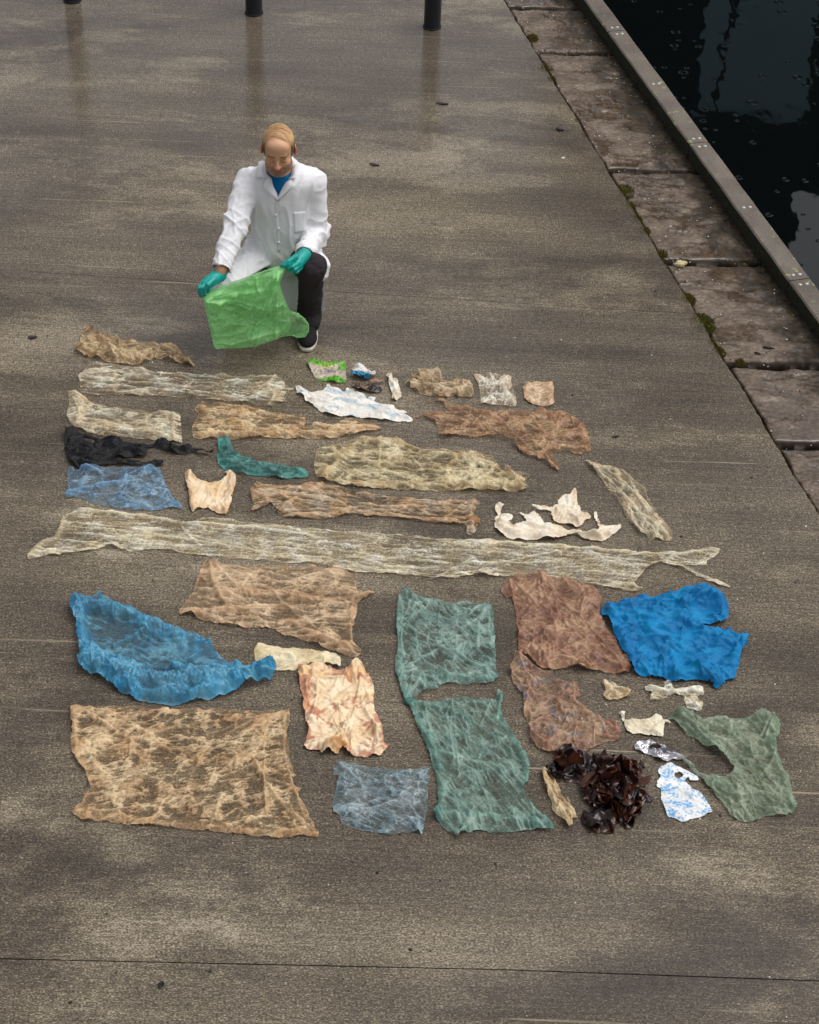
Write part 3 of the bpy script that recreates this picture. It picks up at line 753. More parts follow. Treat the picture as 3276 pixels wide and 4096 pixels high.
bag('torn_sheet', 'white torn plastic sheet with faint blue print, below the green packet', 'torn sheet',
    P('B', 0,200, 60,240, 110,235, 150,235, 185,198, 205,215, 240,220, 275,245, 290,225, 350,255, 380,255, 400,275, 430,262, 455,270, 440,290, 500,310, 550,320, 570,345, 620,345, 630,360,
      600,365, 655,385, 660,398, 640,405, 560,398, 500,395, 400,385, 300,375, 180,370, 140,345, 90,305, 55,290, 50,265, 10,250, 5,225), lin((240, 236, 228)), lin((224, 220, 212)),
    a0=.93, a1=.1, edge=.1, relief=.016, ang=-14, aniso=2.2, scale=.04, patch=.0, mat='paper', rag=.006, stain=st_white, edge_col=lin((226, 216, 194)), cell=.004)
def st_green(x, y, d, t, a, r1, r2, s):
    cy = y.mean(); hh = y.max()-y.min()
    k = np.clip(sstep(.10, .26, (y-cy)/hh+.25*perlin2(x/.05, y/.05, s)) + sstep(-.26, -.36, (y-cy)/hh+.12*perlin2(x/.05, y/.05, s+2)), 0, 1)[:, None]
    t = t*(1-k)+(lin((108, 196, 42))*(.6+.5*r1[:, None]))*k
    u = np.exp(-(((x-x.mean()-.01)/.025)**2+((y-cy)/.02)**2))[:, None]; t = t*(1-u*.8)+lin((112, 92, 140))*u*.8
    yl = np.exp(-(((x-x.mean()+.005)/.04)**2+((y-cy-.035)/.02)**2))[:, None]; t = t*(1-yl*.5)+lin((190, 200, 60))*yl*.5
    return t, np.clip(a, 0, .93)
bag('food_packet', 'crumpled food packet with bright green edges, right in front of the shoe', 'packet',
    P('B', 68,80, 85,48, 110,60, 140,75, 200,75, 235,85, 280,68, 283,110, 285,185, 230,188, 180,180, 130,170, 105,150, 85,115), lin((200, 180, 160)), lin((178, 156, 138)), a0=.82, a1=.2, edge=.1,
    relief=.016, ang=20, aniso=1.4, scale=.035, patch=.1, stain=st_green, cell=.0035, mat='wetfilm')
bag('wrapper_scrap', 'white wrapper scrap lying on the blue scrap beside the green packet', 'scrap', P('B', 315,115, 350,98, 375,105, 420,130, 455,148, 440,160, 400,155, 350,145, 330,140),
    lin((238, 234, 228)), a0=.95, a1=.1, edge=.05, relief=.012, ang=-20, scale=.03, patch=0, mat='paper', cell=.003, z0=.008)
bag('wrapper_scrap', 'small bright blue film scrap beside the green packet', 'scrap', P('B', 300,152, 340,138, 370,140, 420,160, 415,178, 385,175, 350,168), lin((10, 140, 178)), lin((6, 100, 140)),
    a0=.95, a1=.1, edge=.05, relief=.014, ang=-10, scale=.03, patch=0, cell=.003)
bag('weed_tuft', 'tangled brown seaweed tuft below the small bright blue scrap', 'seaweed', P('B', 315,200, 340,188, 380,190, 410,200, 410,225, 390,240, 360,230, 330,220), (.10, .055, .02), (.03, .016, .008),
    a0=.95, a1=.1, relief=.03, ang=30, scale=.022, aniso=2, patch=0, mat='kelp', cell=.003, rag=.008)
bag('kelp_scrap', 'dark purple brown scrap of weed beside the brown tuft', 'seaweed', P('B', 400,215, 430,205, 475,205, 488,232, 470,240, 440,243, 405,243), (.030, .010, .010), (.012, .006, .007), a0=1, relief=.02,
    ang=0, scale=.03, patch=0, mat='kelp', cell=.003)
bag('film_scrap', 'thin orange tan strip touching the dark weed scrap', 'scrap', P('B', 405,190, 440,180, 490,182, 497,192, 440,195, 410,200), lin((196, 140, 108)), lin((150, 96, 66)), a0=.8, a1=.2, relief=.012,
    ang=0, scale=.025, patch=0, cell=.003)
bag('wrapper_scrap', 'narrow white twisted wrapper standing alone between the blue scrap and the tan crumple', 'wrapper', P('B', 505,145, 520,135, 545,130, 535,145, 545,170, 570,185, 580,220, 595,265, 560,290,
      535,280, 540,255, 525,210, 520,175), lin((238, 232, 220)), lin((218, 206, 186)), a0=.95, a1=.1, edge=.05, relief=.018, ang=-65, aniso=2, scale=.035, patch=0, mat='paper', cell=.0035,
    edge_col=lin((196, 168, 130)))
bag('film_crumple', 'crumpled tan film clump at the top of the layout, left of the clear square', 'plastic bag', P('B', 610,200, 630,160, 665,150, 685,115, 720,115, 800,115, 820,150, 825,180, 870,175, 905,150, 930,165,
      925,190, 985,185, 990,225, 995,255, 980,272, 900,262, 820,270, 760,265, 700,250, 660,225, 630,200), lin((200, 172, 132)), lin((164, 130, 88)), a0=.42, a1=.5, edge=.35, relief=.026, ang=-10,
    aniso=1.6, scale=.045, patch=.35, rag=.006, edge_col=RUST, cell=.004)
bag('film_square', 'small clear square of film between the tan clump and the round piece', 'plastic sheet', P('B', 990,140, 1040,142, 1100,130, 1160,145, 1200,150, 1205,200, 1225,260, 1235,300, 1225,318, 1160,312,
      1090,305, 1030,302, 1035,260, 1020,200, 1000,165), lin((208, 192, 172)), lin((184, 164, 140)), a0=.40, a1=.45, edge=.32, relief=.014, ang=80, aniso=1.8, scale=.045, patch=.5, cell=.004, mat='wetfilm',
    edge_col=TAN)
bag('film_disc', 'small round peach coloured piece of film, rightmost of the top row', 'plastic sheet', P('B', 1268,210, 1285,185, 1340,182, 1400,185, 1435,190, 1440,225, 1435,280, 1445,305, 1410,318, 1340,310,
      1290,295, 1275,265), lin((208, 172, 134)), lin((188, 146, 106)), a0=.66, a1=.35, edge=.3, relief=.016, ang=20, aniso=1.3, scale=.05, patch=.2, edge_col=RUST, cell=.004)
bag('film_strip', 'leaf shaped clear plastic slanting down to the right, nearest the stone edging', 'film strip', P('D', 690,230, 720,228, 760,255, 800,270, 850,262, 900,280, 960,320, 1020,370, 1060,415, 1100,480, 1140,560,
      1180,620, 1230,670, 1245,700, 1230,732, 1180,730, 1130,715, 1090,730, 1075,700, 1030,690, 1020,665, 970,620, 940,570, 920,520, 880,460, 840,420, 800,360, 760,310, 720,265),
    lin((196, 180, 148)), CLEAR_D, a0=.12, a1=.42, edge=.48, relief=.017, ang=-62, aniso=2.8, scale=.04, patch=.65, edge_col=lin((186, 158, 116)),
    folds=[(P('D', 810,290, 920,360, 1020,470, 1090,580, 1180,680), .009, .016, .35), (P('D', 1040,680, 1110,690, 1130,710), .02, .024, .4), (P('D', 1160,600, 1215,690, 1160,720), .014, .016, .35)])
bag('torn_bag', 'white torn scrap with a pointed top, above the white crescent', 'torn bag', P('D', 340,510, 400,530, 480,530, 500,510, 520,515, 520,480, 570,450, 600,440, 630,400, 635,440, 645,500, 660,550, 690,575, 725,570,
      728,590, 690,610, 660,640, 628,648, 580,625, 530,625, 490,605, 475,570, 480,548, 400,545, 360,525), lin((238, 230, 214)), lin((224, 208, 184)), a0=.85, a1=.2, edge=.15, relief=.016, ang=60,
    aniso=1.6, scale=.045, patch=.1, mat='paper', edge_col=lin((222, 186, 140)), cell=.004)
bag('torn_bag', 'white crescent shaped torn bag with ragged handles, above the long strip', 'torn bag', P('D', 130,500, 180,495, 185,520, 160,545, 165,570, 215,570, 235,590, 230,610, 200,625, 240,650, 290,630, 330,615, 300,585,
      278,558, 330,565, 365,540, 400,570, 440,622, 520,640, 590,675, 640,675, 700,690, 770,680, 780,650, 760,620, 740,580, 745,550, 765,555, 770,600, 785,635, 810,640, 880,645, 912,635, 915,660,
      860,700, 810,735, 740,730, 670,720, 640,695, 590,700, 530,725, 450,728, 360,725, 280,725, 210,715, 150,685, 118,650, 125,600, 150,575, 125,555, 130,525), lin((240, 233, 218)), lin((230, 216, 192)),
    a0=.88, a1=.15, edge=.1, relief=.017, ang=-4, aniso=2.5, scale=.045, patch=.08, mat='paper', edge_col=lin((214, 184, 144)), cell=.004,
    folds=[(P('D', 150,640, 230,690, 400,710, 560,700, 640,680), .016, .015, .1), (P('D', 660,700, 800,715, 890,655), .014, .014, .1)])
OUT_LONG = P('E', 40,345, 60,290, 90,270, 160,230, 205,210, 235,140, 245,105, 300,75, 345,48, 420,55, 520,70, 640,85, 760,95, 860,110, 920,140, 980,130, 1040,105, 1120,110, 1250,125, 1400,140, 1560,155,
    'C', 440,595, 640,615, 830,630, 1000,635, 1150,648, 1300,660, 'D', 0,725, 200,740, 400,755, 600,765, 800,780, 1000,800, 1150,803, 1270,805, 1350,790, 1450,770, 1535,775, 1530,800, 1490,840,
    1450,860, 1455,885, 1400,885, 1300,880, 1230,865, 1300,885, 1370,915, 1440,945, 1520,970, 1570,1000, 1610,1020, 1590,1028, 1530,1005, 1450,980, 1380,945, 1300,905, 1220,880, 1170,872, 1110,890,
    1060,930, 1020,970, 990,1005, 1060,1025, 1010,1055, 900,1035, 800,1020, 700,1000, 600,985, 480,965, 380,955, 250,962, 120,955, 0,945,
    'C', 1300,885, 1150,875, 950,860, 740,850, 640,820, 480,790, 'E', 1560,368, 1450,360, 1300,345, 1150,330, 1000,320, 880,300, 790,285, 700,295, 610,305, 520,265, 450,290, 350,305, 240,320, 140,325, 60,348)
bag('film_strip', 'very long clear plastic strip stretching across the whole layout', 'film strip', OUT_LONG, lin((226, 210, 182)), lin((206, 182, 142)), a0=.06, a1=.38, bright=.55, edge=.42, relief=.013, ang=-4.2, aniso=9, scale=.028,
    fine=1.1, patch=.5, edge_col=lin((196, 172, 130)), cell=.0048,
    folds=[(P('E', 345,60, 640,100, 1000,150, 1724,180), .012, .014, .3), (P('E', 430,170, 700,205, 1000,240, 1500,330), .008, .012, .3), (P('E', 460,205, 520,250, 610,300), .010, .014, .35),
           (P('E', 60,320, 130,260, 220,230, 250,110), .02, .018, .3), (P('D', 990,1005, 1060,925, 1170,860, 1300,810, 1500,785), .014, .016, .35), (P('D', 1200,870, 1400,945, 1590,1020), .012, .014, .4),
           (P('D', 0,950, 300,960, 700,1000, 1000,1045), .012, .012, .3), (P('D', 0,735, 500,770, 1000,805), .012, .012, .3), (P('C', 0,620, 500,680, 1000,720, 1600,740), .006, .008, .25), (P('C', 200,700, 700,760, 1300,800), .006, .008, .25)])

bag('plastic_bag', 'wide tan translucent bag under the middle of the long strip', 'plastic bag',
    P('E', 910,640, 940,610, 990,540, 1020,460, 1055,380, 1070,340, 1100,345, 1170,375, 1300,390, 1450,390, 'G', 60,45, 130,40, 250,50, 370,55, 410,90, 430,130, 430,180, 490,185, 515,180, 560,205, 520,215,
      470,240, 440,260, 440,300, 420,370, 405,440, 410,510, 460,545, 460,590, 400,600, 350,580, 290,565, 220,545, 140,510, 60,480, 0,470, 'E', 1550,800, 1500,780, 1450,740, 1300,740, 1180,725, 1060,700,
      1000,680, 980,660, 920,668), lin((200, 164, 122)), lin((178, 138, 94)), a0=.32, a1=.45, edge=.38, relief=.021, ang=-4, aniso=2.6, scale=.055, patch=.45, edge_col=lin((176, 122, 70)),
    folds=[(P('E', 1090,370, 1120,540, 1210,640), .014, .02, .3), (P('E', 1130,550, 1300,545, 1500,555, 1700,580), .025, .022, .3), (P('E', 1000,670, 1300,650, 1600,630, 1700,640), .02, .018, .25),
           (P('G', 0,250, 200,240, 420,240, 540,205), .016, .018, .35), (P('G', 410,260, 395,400, 400,510), .014, .016, .3), (P('G', 0,380, 180,480, 400,560), .02, .018, .3)])
def st_blue(x, y, d, t, a, r1, r2, s):
    return t, a
bag('plastic_bag', 'large blue translucent bag shaped like a wing at the left', 'plastic bag',
    P('E', 290,650, 300,590, 345,562, 400,555, 430,548, 460,520, 475,530, 460,550, 520,570, 580,610, 650,640, 700,670, 740,700, 830,735, 900,760, 960,790, 1040,830, 1095,860, 1110,890, 1170,920, 1260,970,
      1330,1005, 1380,1015, 1410,985, 1440,978, 1475,1000, 1480,1030, 1440,1065, 1380,1065, 1300,1090, 1200,1125, 1100,1155, 1000,1165, 900,1185, 830,1185, 740,1170, 660,1155, 610,1130, 550,1100, 490,1050,
      430,1025, 360,1000, 330,960, 345,920, 345,870, 330,800, 325,720, 305,690), lin((70, 156, 186)), lin((32, 126, 164)), a0=.50, a1=.22, edge=.55, relief=.022, ang=-22, aniso=1.8, scale=.085, patch=.45,
    edge_col=lin((0, 140, 192)), fine=.55, edge_w=.045, auto=False, bulge=.012,
    folds=[(P('E', 350,625, 500,640, 640,690, 800,760, 1000,830, 1090,870), .045, .085, .45), (P('E', 312,600, 345,760, 375,900), .045, .075, .45),
           (P('E', 370,950, 480,990, 640,1050, 800,1075, 1000,1070, 1200,1050, 1430,1020), .06, .105, .5), (P('E', 400,890, 560,960, 760,1000, 1000,1005, 1250,1000), .018, .05, .25),
           (P('E', 720,770, 640,830, 540,870), .014, .05, .18), (P('E', 1085,880, 980,940, 880,1000), .013, .05, .18), (P('E', 560,1085, 700,1130, 900,1150, 1100,1120, 1300,1070), .03, .05, .4),
           (P('E', 1380,1030, 1450,1015), .035, .06, .3)])
bag('film_strip', 'short ivory film strip above the red stained cream bag', 'film strip', P('E', 1345,870, 1370,835, 1400,832, 1480,850, 1580,860, 'G', 40,545, 140,545, 230,560, 300,580, 330,600, 340,630, 330,660, 290,660, 230,640, 150,640, 60,662,
      'E', 1600,982, 1480,985, 1400,975, 1360,965, 1350,920), lin((236, 224, 190)), lin((218, 198, 156)), a0=.70, a1=.35, edge=.15, relief=.013, ang=-3, aniso=2.2, scale=.04, patch=.2, mat='paper', cell=.0042, z0=.002)
def st_red(x, y, d, t, a, r1, r2, s):
    n = perlin2(x/.07, y/.07, s+3)+.7*perlin2(x/.02, y/.02, s+4)
    k = sstep(.25, .95, .7*n+.75*np.exp(-d/.02)+.75*r1*(.5+n)+.3*r2)[:, None]*.75
    k2 = np.clip(.55*r1**2+.3*r2**2, 0, 1)[:, None]*.6
    t = t*(1-k)+lin((176, 96, 70))*k; t = t*(1-k2)+lin((150, 92, 60))*k2
    q = sstep(.25, .5, perlin2(x/.10, y/.10, s+6))[:, None]*.4
    return t*(1-q)+lin((226, 182, 112))*q, a
bag('plastic_bag', 'creased cream bag with rust red stains in the lower middle', 'plastic bag',
    P('G', 65,650, 110,655, 160,645, 210,645, 260,665, 320,680, 400,665, 435,630, 480,660, 495,700, 530,760, 545,820, 540,900, 560,960, 590,1010, 595,1080, 605,1140, 640,1160, 600,1190, 590,1210, 500,1228,
      380,1215, 360,1200, 350,1165, 315,1215, 260,1195, 210,1215, 200,1185, 150,1185, 100,1165, 110,1140, 130,1080, 120,1000, 100,930, 95,860, 80,790, 68,720), lin((244, 228, 196)), lin((236, 208, 170)),
    a0=1., a1=.1, edge=.1, relief=.03, ang=70, aniso=1.2, scale=.075, patch=0, mat='paper', stain=st_red, cell=.004, fine=.8, rag=.005)
sq = bag('plastic_bag', 'square teal translucent bag in the centre, knotted at its lower left corner', 'plastic bag',
    P('G', 680,320, 690,250, 710,200, 720,140, 740,180, 800,215, 880,235, 960,245, 1030,265, 1120,255, 1200,260, 1270,265, 1290,310, 1295,420, 1305,560, 1310,680, 1335,740, 1260,765, 1180,770, 1100,770, 1000,760,
      950,775, 940,800, 880,805, 840,820, 810,860, 800,885, 730,885, 720,830, 700,770, 675,700, 675,620, 695,540, 690,470, 680,400), lin((122, 152, 142)), lin((96, 134, 126)), a0=.36, a1=.36, edge=.35,
    relief=.019, ang=-52, aniso=1.8, scale=.05, patch=.45, edge_col=lin((62, 128, 116)),
    folds=[(P('G', 700,240, 690,450, 685,700, 740,870), .022, .022, .3), (P('G', 710,735, 950,725, 1150,745, 1320,742), .016, .018, .3), (P('G', 720,190, 900,260, 1130,310), .012, .016, .25)])
bag('plastic_bag', 'tall teal translucent bag hanging from the knot, flaring at the bottom edge', 'plastic bag',
    P('G', 742,888, 780,880, 800,888, 900,882, 1000,862, 1100,850, 1200,865, 1290,870, 1310,850, 1320,800, 1345,815, 1355,860, 1340,900, 1330,940, 1350,1000, 1400,1080, 1450,1150, 1500,1220, 1515,1300, 1510,1380, 1480,1420,
      1490,1480, 1540,1540, 1590,1590, 1650,1640, 1675,1690, 1560,1680, 1440,1690, 1340,1705, 1200,1690, 1100,1705, 1065,1745, 1040,1715, 960,1650, 910,1595, 930,1560, 945,1500, 940,1420, 925,1330, 890,1210,
      850,1110, 800,1000, 760,910), lin((120, 152, 140)), lin((94, 134, 124)), a0=.38, a1=.36, edge=.35, relief=.021, ang=-58, aniso=2.8, scale=.055, patch=.38, edge_col=lin((58, 126, 114)),
    folds=[(P('G', 770,900, 1000,930, 1200,1030, 1400,1200), .014, .02, .25), (P('G', 790,950, 950,1250, 970,1500, 940,1580), .022, .024, .3), (P('G', 930,1590, 1150,1600, 1400,1620, 1650,1670), .02, .02, .3),
           (P('G', 1340,870, 1340,1000, 1500,1250, 1490,1450, 1650,1670), .02, .022, .3), (P('G', 790,900, 1000,890, 1300,890), .014, .016, .25), (P('G', 1060,1730, 1000,1640, 940,1600), .01, .012, .2)])
bag('plastic_sheet', 'grey blue rectangular film sheet, bottom row between tan rectangle and tall teal bag', 'plastic sheet',
    P('G', 285,1290, 305,1245, 330,1260, 400,1270, 500,1285, 600,1295, 700,1305, 780,1310, 840,1290, 893,1280, 890,1340, 880,1420, 880,1500, 870,1580, 855,1650, 845,1720, 820,1690, 740,1700, 640,1712, 540,1700, 440,1680,
      370,1655, 335,1630, 330,1585, 280,1575, 285,1500, 305,1420, 320,1340, 290,1330), lin((128, 146, 154)), lin((100, 128, 140)), a0=.36, a1=.34, edge=.25, relief=.016, ang=-28, aniso=1.9, scale=.045, patch=.42,
    mat='wetfilm', edge_col=lin((110, 146, 152)))
def st_purple(x, y, d, t, a, r1, r2, s):
    k = sstep(.0, .5, perlin2(x/.12, y/.08, s+3)+.35*perlin2(x/.03, y/.03, s+4))[:, None]*.4
    t = t*(1-k)+lin((118, 72, 66))*k
    q = (sstep(.45, .95, r2*r1*1.6))[:, None]*.45
    return t*(1-q)+lin((110, 66, 40))*q, a
bag('plastic_bag', 'reddish brown stained bag left of the bright blue bag', 'plastic bag',
    P('H', 80,260, 90,210, 130,175, 200,155, 290,145, 380,160, 450,185, 540,205, 620,205, 660,250, 685,300, 680,340, 670,380, 700,450, 740,510, 770,560, 800,610, 840,660, 860,700, 845,740, 800,750, 720,740, 640,735,
      560,725, 480,715, 380,725, 300,715, 280,680, 230,640, 180,610, 185,540, 175,450, 170,400, 160,340, 145,290, 110,290), lin((168, 122, 84)), lin((136, 84, 54)), a0=.68, a1=.35, edge=.2, relief=.03,
    ang=-35, aniso=1.3, scale=.05, patch=.15, stain=st_purple, edge_col=lin((158, 106, 66)))
def st_bluebits(x, y, d, t, a, r1, r2, s):
    t, a = st_purple(x, y, d, t, a, r1, r2, s)
    k = sstep(.3, .5, perlin2(x/.06, y/.05, s+8))[:, None]*.3
    return t*(1-k)+lin((120, 150, 176))*k, a
bag('torn_bag', 'brown crumpled bag with bluish patches, above the dark kelp-like heap', 'torn bag',
    P('H', 165,600, 190,630, 240,660, 290,710, 340,735, 400,745, 380,770, 450,785, 520,810, 555,840, 555,880, 520,900, 'I', 400,240, 440,290, 500,320, 560,350, 610,400, 625,440, 600,455, 540,460, 480,490, 430,510, 380,530, 300,528,
      230,528, 170,510, 110,470, 95,400, 80,330, 60,290, 65,190, 30,170, 5,120, 'H', 130,712, 150,680), lin((178, 138, 102)), lin((148, 100, 72)), a0=.48, a1=.4, edge=.28, relief=.028, ang=-30, aniso=1.3, scale=.05,
    patch=.3, stain=st_bluebits, edge_col=lin((162, 110, 78)))
bag('plastic_bag', 'bright blue opaque bag split into two lobes, at the right', 'plastic bag',
    P('H', 675,370, 715,340, 770,345, 850,310, 940,290, 1040,280, 1120,275, 1200,245, 1290,235, 1335,240, 1390,280, 1430,315, 1448,360, 1440,400, 1435,440, 1400,455, 1330,458, 1260,465, 1330,475, 1400,485, 1470,505, 1530,520,
      1570,510, 1555,560, 1545,610, 1515,625, 1510,690, 1490,740, 1480,790, 1430,790, 1410,825, 1360,840, 1340,810, 1280,795, 1220,785, 1160,795, 1090,795, 1060,780, 960,770, 880,755, 860,720, 850,680, 810,620, 780,560,
      760,510, 730,450, 700,420), lin((0, 130, 186)), lin((0, 108, 164)), a0=.96, a1=.1, edge=.1, relief=.030, ang=-14, aniso=2.2, scale=.06, patch=.06, mat='paper', edge_col=lin((0, 104, 172)), rag=.004,
    folds=[(P('H', 1180,340, 1260,300, 1380,320, 1420,420), .03, .035, .0), (P('H', 900,660, 1000,665, 1100,720, 1130,780), .014, .02, 0), (P('H', 720,350, 780,500, 870,700), .016, .02, 0)],
    holes=[P('H', 697,372, 712,362, 728,375, 722,390, 704,388), P('H', 1372,412, 1395,402, 1404,415, 1390,430, 1375,428)])
bag('film_scrap', 'small tan film scrap under the reddish brown bag corner', 'scrap', P('H', 680,785, 720,810, 790,825, 845,830, 860,860, 850,890, 790,905, 720,905, 690,885, 715,860, 705,830), lin((200, 172, 130)), lin((170, 134, 84)),
    a0=.35, a1=.5, edge=.3, relief=.016, ang=-20, aniso=1.5, scale=.035, patch=.4, cell=.0035, mat='wetfilm')
bag('clear_wrapper', 'shiny clear wrapper strip lying below the bright blue bag', 'wrapper', P('H', 940,825, 1000,820, 1060,830, 1060,800, 1095,795, 1110,835, 1200,835, 1290,835, 1297,875, 1250,890, 1290,920, 1280,970, 1200,960, 1180,915, 1180,880,
      1110,870, 1080,885, 1040,910, 970,910, 985,870, 950,855), lin((224, 214, 196)), lin((196, 176, 140)), a0=.28, a1=.5, edge=.35, relief=.014, ang=0, aniso=3, scale=.03, patch=.5, cell=.0035, mat='wetfilm',
    folds=[(P('H', 945,835, 1100,850, 1290,860), .01, .012, .4)])
bag('wrapper_scrap', 'ivory paper-like scrap with a curled corner left of the grey green bag', 'scrap', P('I', 610,300, 625,285, 650,290, 640,315, 645,335, 680,345, 740,340, 770,325, 830,312, 855,320, 865,345, 910,345, 905,355, 868,360, 868,432, 830,430,
      770,425, 730,412, 690,415, 655,400, 640,350), lin((236, 228, 206)), lin((220, 208, 180)), a0=.93, a1=.1, edge=.05, relief=.014, ang=-10, aniso=1.5, scale=.06, patch=0, mat='paper', cell=.0038)
bag('foil_scrap', 'crinkled silver foil loop just above the blue and white packet', 'foil', P('I', 700,485, 720,468, 770,470, 780,455, 810,465, 870,475, 890,500, 940,530, 985,545, 1015,560, 980,570, 920,560, 890,572, 860,570, 830,565, 800,545, 760,525,
      710,515), lin((206, 204, 208)), lin((110, 108, 116)), a0=1, a1=0, relief=.026, ang=-20, aniso=2, scale=.03, patch=0, mat='foil', cell=.003, rag=.005, holes=[P('I', 770,495, 810,482, 850,488, 865,500, 830,512, 790,515)])
bag('plastic_bag', 'grey green translucent bag bent like a boomerang at the right end', 'plastic bag',
    P('I', 880,335, 915,310, 935,293, 990,290, 1050,305, 1120,325, 1200,320, 1270,330, 1340,340, 1390,330, 1420,310, 1480,310, 1530,330, 1540,370, 1530,420, 1520,460, 1500,490, 1520,540, 1560,620, 1590,680, 1605,750, 1615,810, 1630,845,
      1600,880, 1530,890, 1440,885, 1420,905, 1380,920, 1320,925, 1270,900, 1230,860, 1200,810, 1150,750, 1110,710, 1070,660, 1000,600, 920,565, 960,570, 1030,590, 1070,635, 1130,655, 1200,660, 1275,645, 1240,580, 1190,540,
      1120,500, 1050,450, 1000,420, 950,370, 920,340), lin((136, 150, 124)), lin((110, 128, 100)), a0=.52, a1=.34, edge=.28, relief=.026, ang=-48, aniso=2.4, scale=.055, patch=.25, bulge=.012, edge_col=lin((112, 142, 116)),
    folds=[(P('I', 940,310, 1060,420, 1200,530, 1270,640), .03, .03, .2), (P('I', 1400,340, 1500,360, 1510,450, 1490,490), .04, .05, .25), (P('I', 1490,500, 1560,700, 1610,840), .022, .03, .25), (P('I', 1110,690, 1300,760, 1450,770, 1600,840), .025, .03, .2)])
def st_bw(x, y, d, t, a, r1, r2, s):
    n = .7*perlin2(x/.05, y/.035, s+3)+.8*perlin2(x/.012, y/.008, s+4)+.4*perlin2(x/.006, y/.006, s+5)
    k = sstep(-.05, .5, n)[:, None]*.85
    return t*(1-k)+lin((42, 152, 214))*k, a
bag('printed_packet', 'torn packet with patchy blue and white print beside the grey green bag', 'packet', P('I', 835,620, 860,595, 910,585, 950,600, 1000,620, 1050,650, 1070,685, 1020,685, 1010,665, 990,680, 1020,720, 1070,750, 1110,790, 1140,830, 1150,865, 1100,890,
      1040,900, 975,922, 930,900, 890,890, 870,830, 850,780, 855,730, 825,720, 830,685, 850,665), lin((240, 240, 238)), lin((228, 230, 230)), a0=.97, a1=.1, edge=.05, relief=.012, ang=-40, aniso=1.4, scale=.05, patch=0, mat='paper', auto=False,
    stain=st_bw, cell=.0036, holes=[P('I', 925,640, 955,632, 985,648, 980,668, 945,672, 930,660)])
def st_kelp(x, y, d, t, a, r1, r2, s):
    k = (np.exp(-d/.012)*.8+.3*sstep(.3, .6, perlin2(x/.04, y/.04, s)))[:, None]
    return t*(1-k*.6)+np.array((.10, .028, .010))*k*.6, a
def flake_heap():
    ol = chaikin(np.array([gp(px, py)[:2] for px, py in P('I', 260,625, 270,560, 290,545, 340,550, 410,540, 430,580, 490,590, 550,610, 600,630, 640,610, 690,630, 740,655, 740,685, 700,700, 770,740, 765,790, 750,815, 740,860, 710,900,
        650,910, 650,945, 590,930, 540,930, 520,960, 470,955, 435,940, 430,900, 490,860, 520,830, 430,815, 405,780, 400,740, 430,710, 390,715, 350,690, 310,660, 265,650)]))
    lo, hi = ol.min(0), ol.max(0); Vs, Fs, Ts, nb = [], [], [], 0; made = 0
    while made < 46:
        c = lo+(hi-lo)*rng.rand(2)
        if not inside(c[None], ol)[0]: continue
        dd = float(seg_dist(c[None], ol)[0][0])
        nu, nv = 21, 15; L = rng.uniform(.10, .19)*(.65 if dd < .025 else 1); W = L*rng.uniform(.5, .85)
        u, v = np.meshgrid(np.linspace(-1, 1, nu), np.linspace(-1, 1, nv)); r_ = np.sqrt(u*u+v*v)+1e-6; q = np.maximum(np.abs(u), np.abs(v))/r_
        px = u*q*L*.5*(1+.22*perlin2(u*1.7, v*1.7, made)); py = v*q*W*.5*(1+.22*perlin2(u*1.7, v*1.7, made+7))
        tz = .30*L*(rng.uniform(-1, 1)*u*u+rng.uniform(-1, 1)*v*v)+.17*L*tri2(u*2.1, v*2.1, made+3)[0]+.10*L*rng.uniform(-1, 1)*u*v
        a, e, f = rng.uniform(0, 6.28), rng.normal()*.45, rng.normal()*.35
        R = np.array(Matrix.Rotation(a, 3, 'Z')@Matrix.Rotation(e, 3, 'X')@Matrix.Rotation(f, 3, 'Y'))
        G = np.stack([px, py, tz], -1).reshape(-1, 3)@R.T
        z = rng.uniform(.008, .012+.05*min(1, dd/.05)); G += np.array([c[0], c[1], z]); G[:, 2] = np.maximum(G[:, 2], .003+.002*rng.rand())
        idx = np.arange(nu*nv).reshape(nv, nu)+nb
        Fs.append(np.stack([idx[:-1, :-1], idx[:-1, 1:], idx[1:, 1:], idx[1:, :-1]], -1).reshape(-1, 4)); Vs.append(G); nb += nu*nv
        base = np.array((.014, .0055, .006)) if rng.rand() < .72 else np.array((.055, .017, .008))
        ee = np.clip(np.maximum(np.abs(u), np.abs(v))-.6, 0, .4).reshape(-1, 1)*2.0
        Ts.append(base*(1-ee*.5)+np.array((.085, .026, .010))*ee*.5*(rng.rand() < .6)); made += 1
    V = np.concatenate(Vs); cen = np.array([*V[:, :2].mean(0), 0])
    o = mesh_obj('film_heap', V-cen, np.concatenate(Fs), M['kelp'], attrs={'tint': np.concatenate(Ts)}); o.location = cen
    tag(o, 'heap of glossy dark red brown film flakes, crumpled like kelp', 'film heap')
flake_heap()
bag('film_strip', 'thin tan string of twisted film left of the dark heap', 'film strip', P('I', 160,625, 185,615, 220,650, 250,700, 270,750, 290,790, 320,770, 330,820, 360,880, 375,905, 340,905, 345,950, 320,960, 290,930, 260,890, 225,855, 230,830, 205,770, 180,710,
      170,660), lin((206, 178, 130)), lin((178, 140, 88)), a0=.25, a1=.55, edge=.4, relief=.018, ang=-62, aniso=3, scale=.03, patch=.5, cell=.0036, folds=[(P('I', 175,630, 220,780, 290,890, 330,950), .012, .014, .4),
      (P('I', 230,660, 290,800, 340,900), .008, .012, .3)])

knot(sq, *P('G', 765, 880)[0], .024, lin((62, 122, 112)), .9, 3)
knot(sleeve, *P('C', 1425, 560)[0], .030, lin((170, 124, 78)), .8, 5)
knot(sleeve, *P('C', 322, 498)[0], .018, lin((150, 106, 72)), .8, 7)

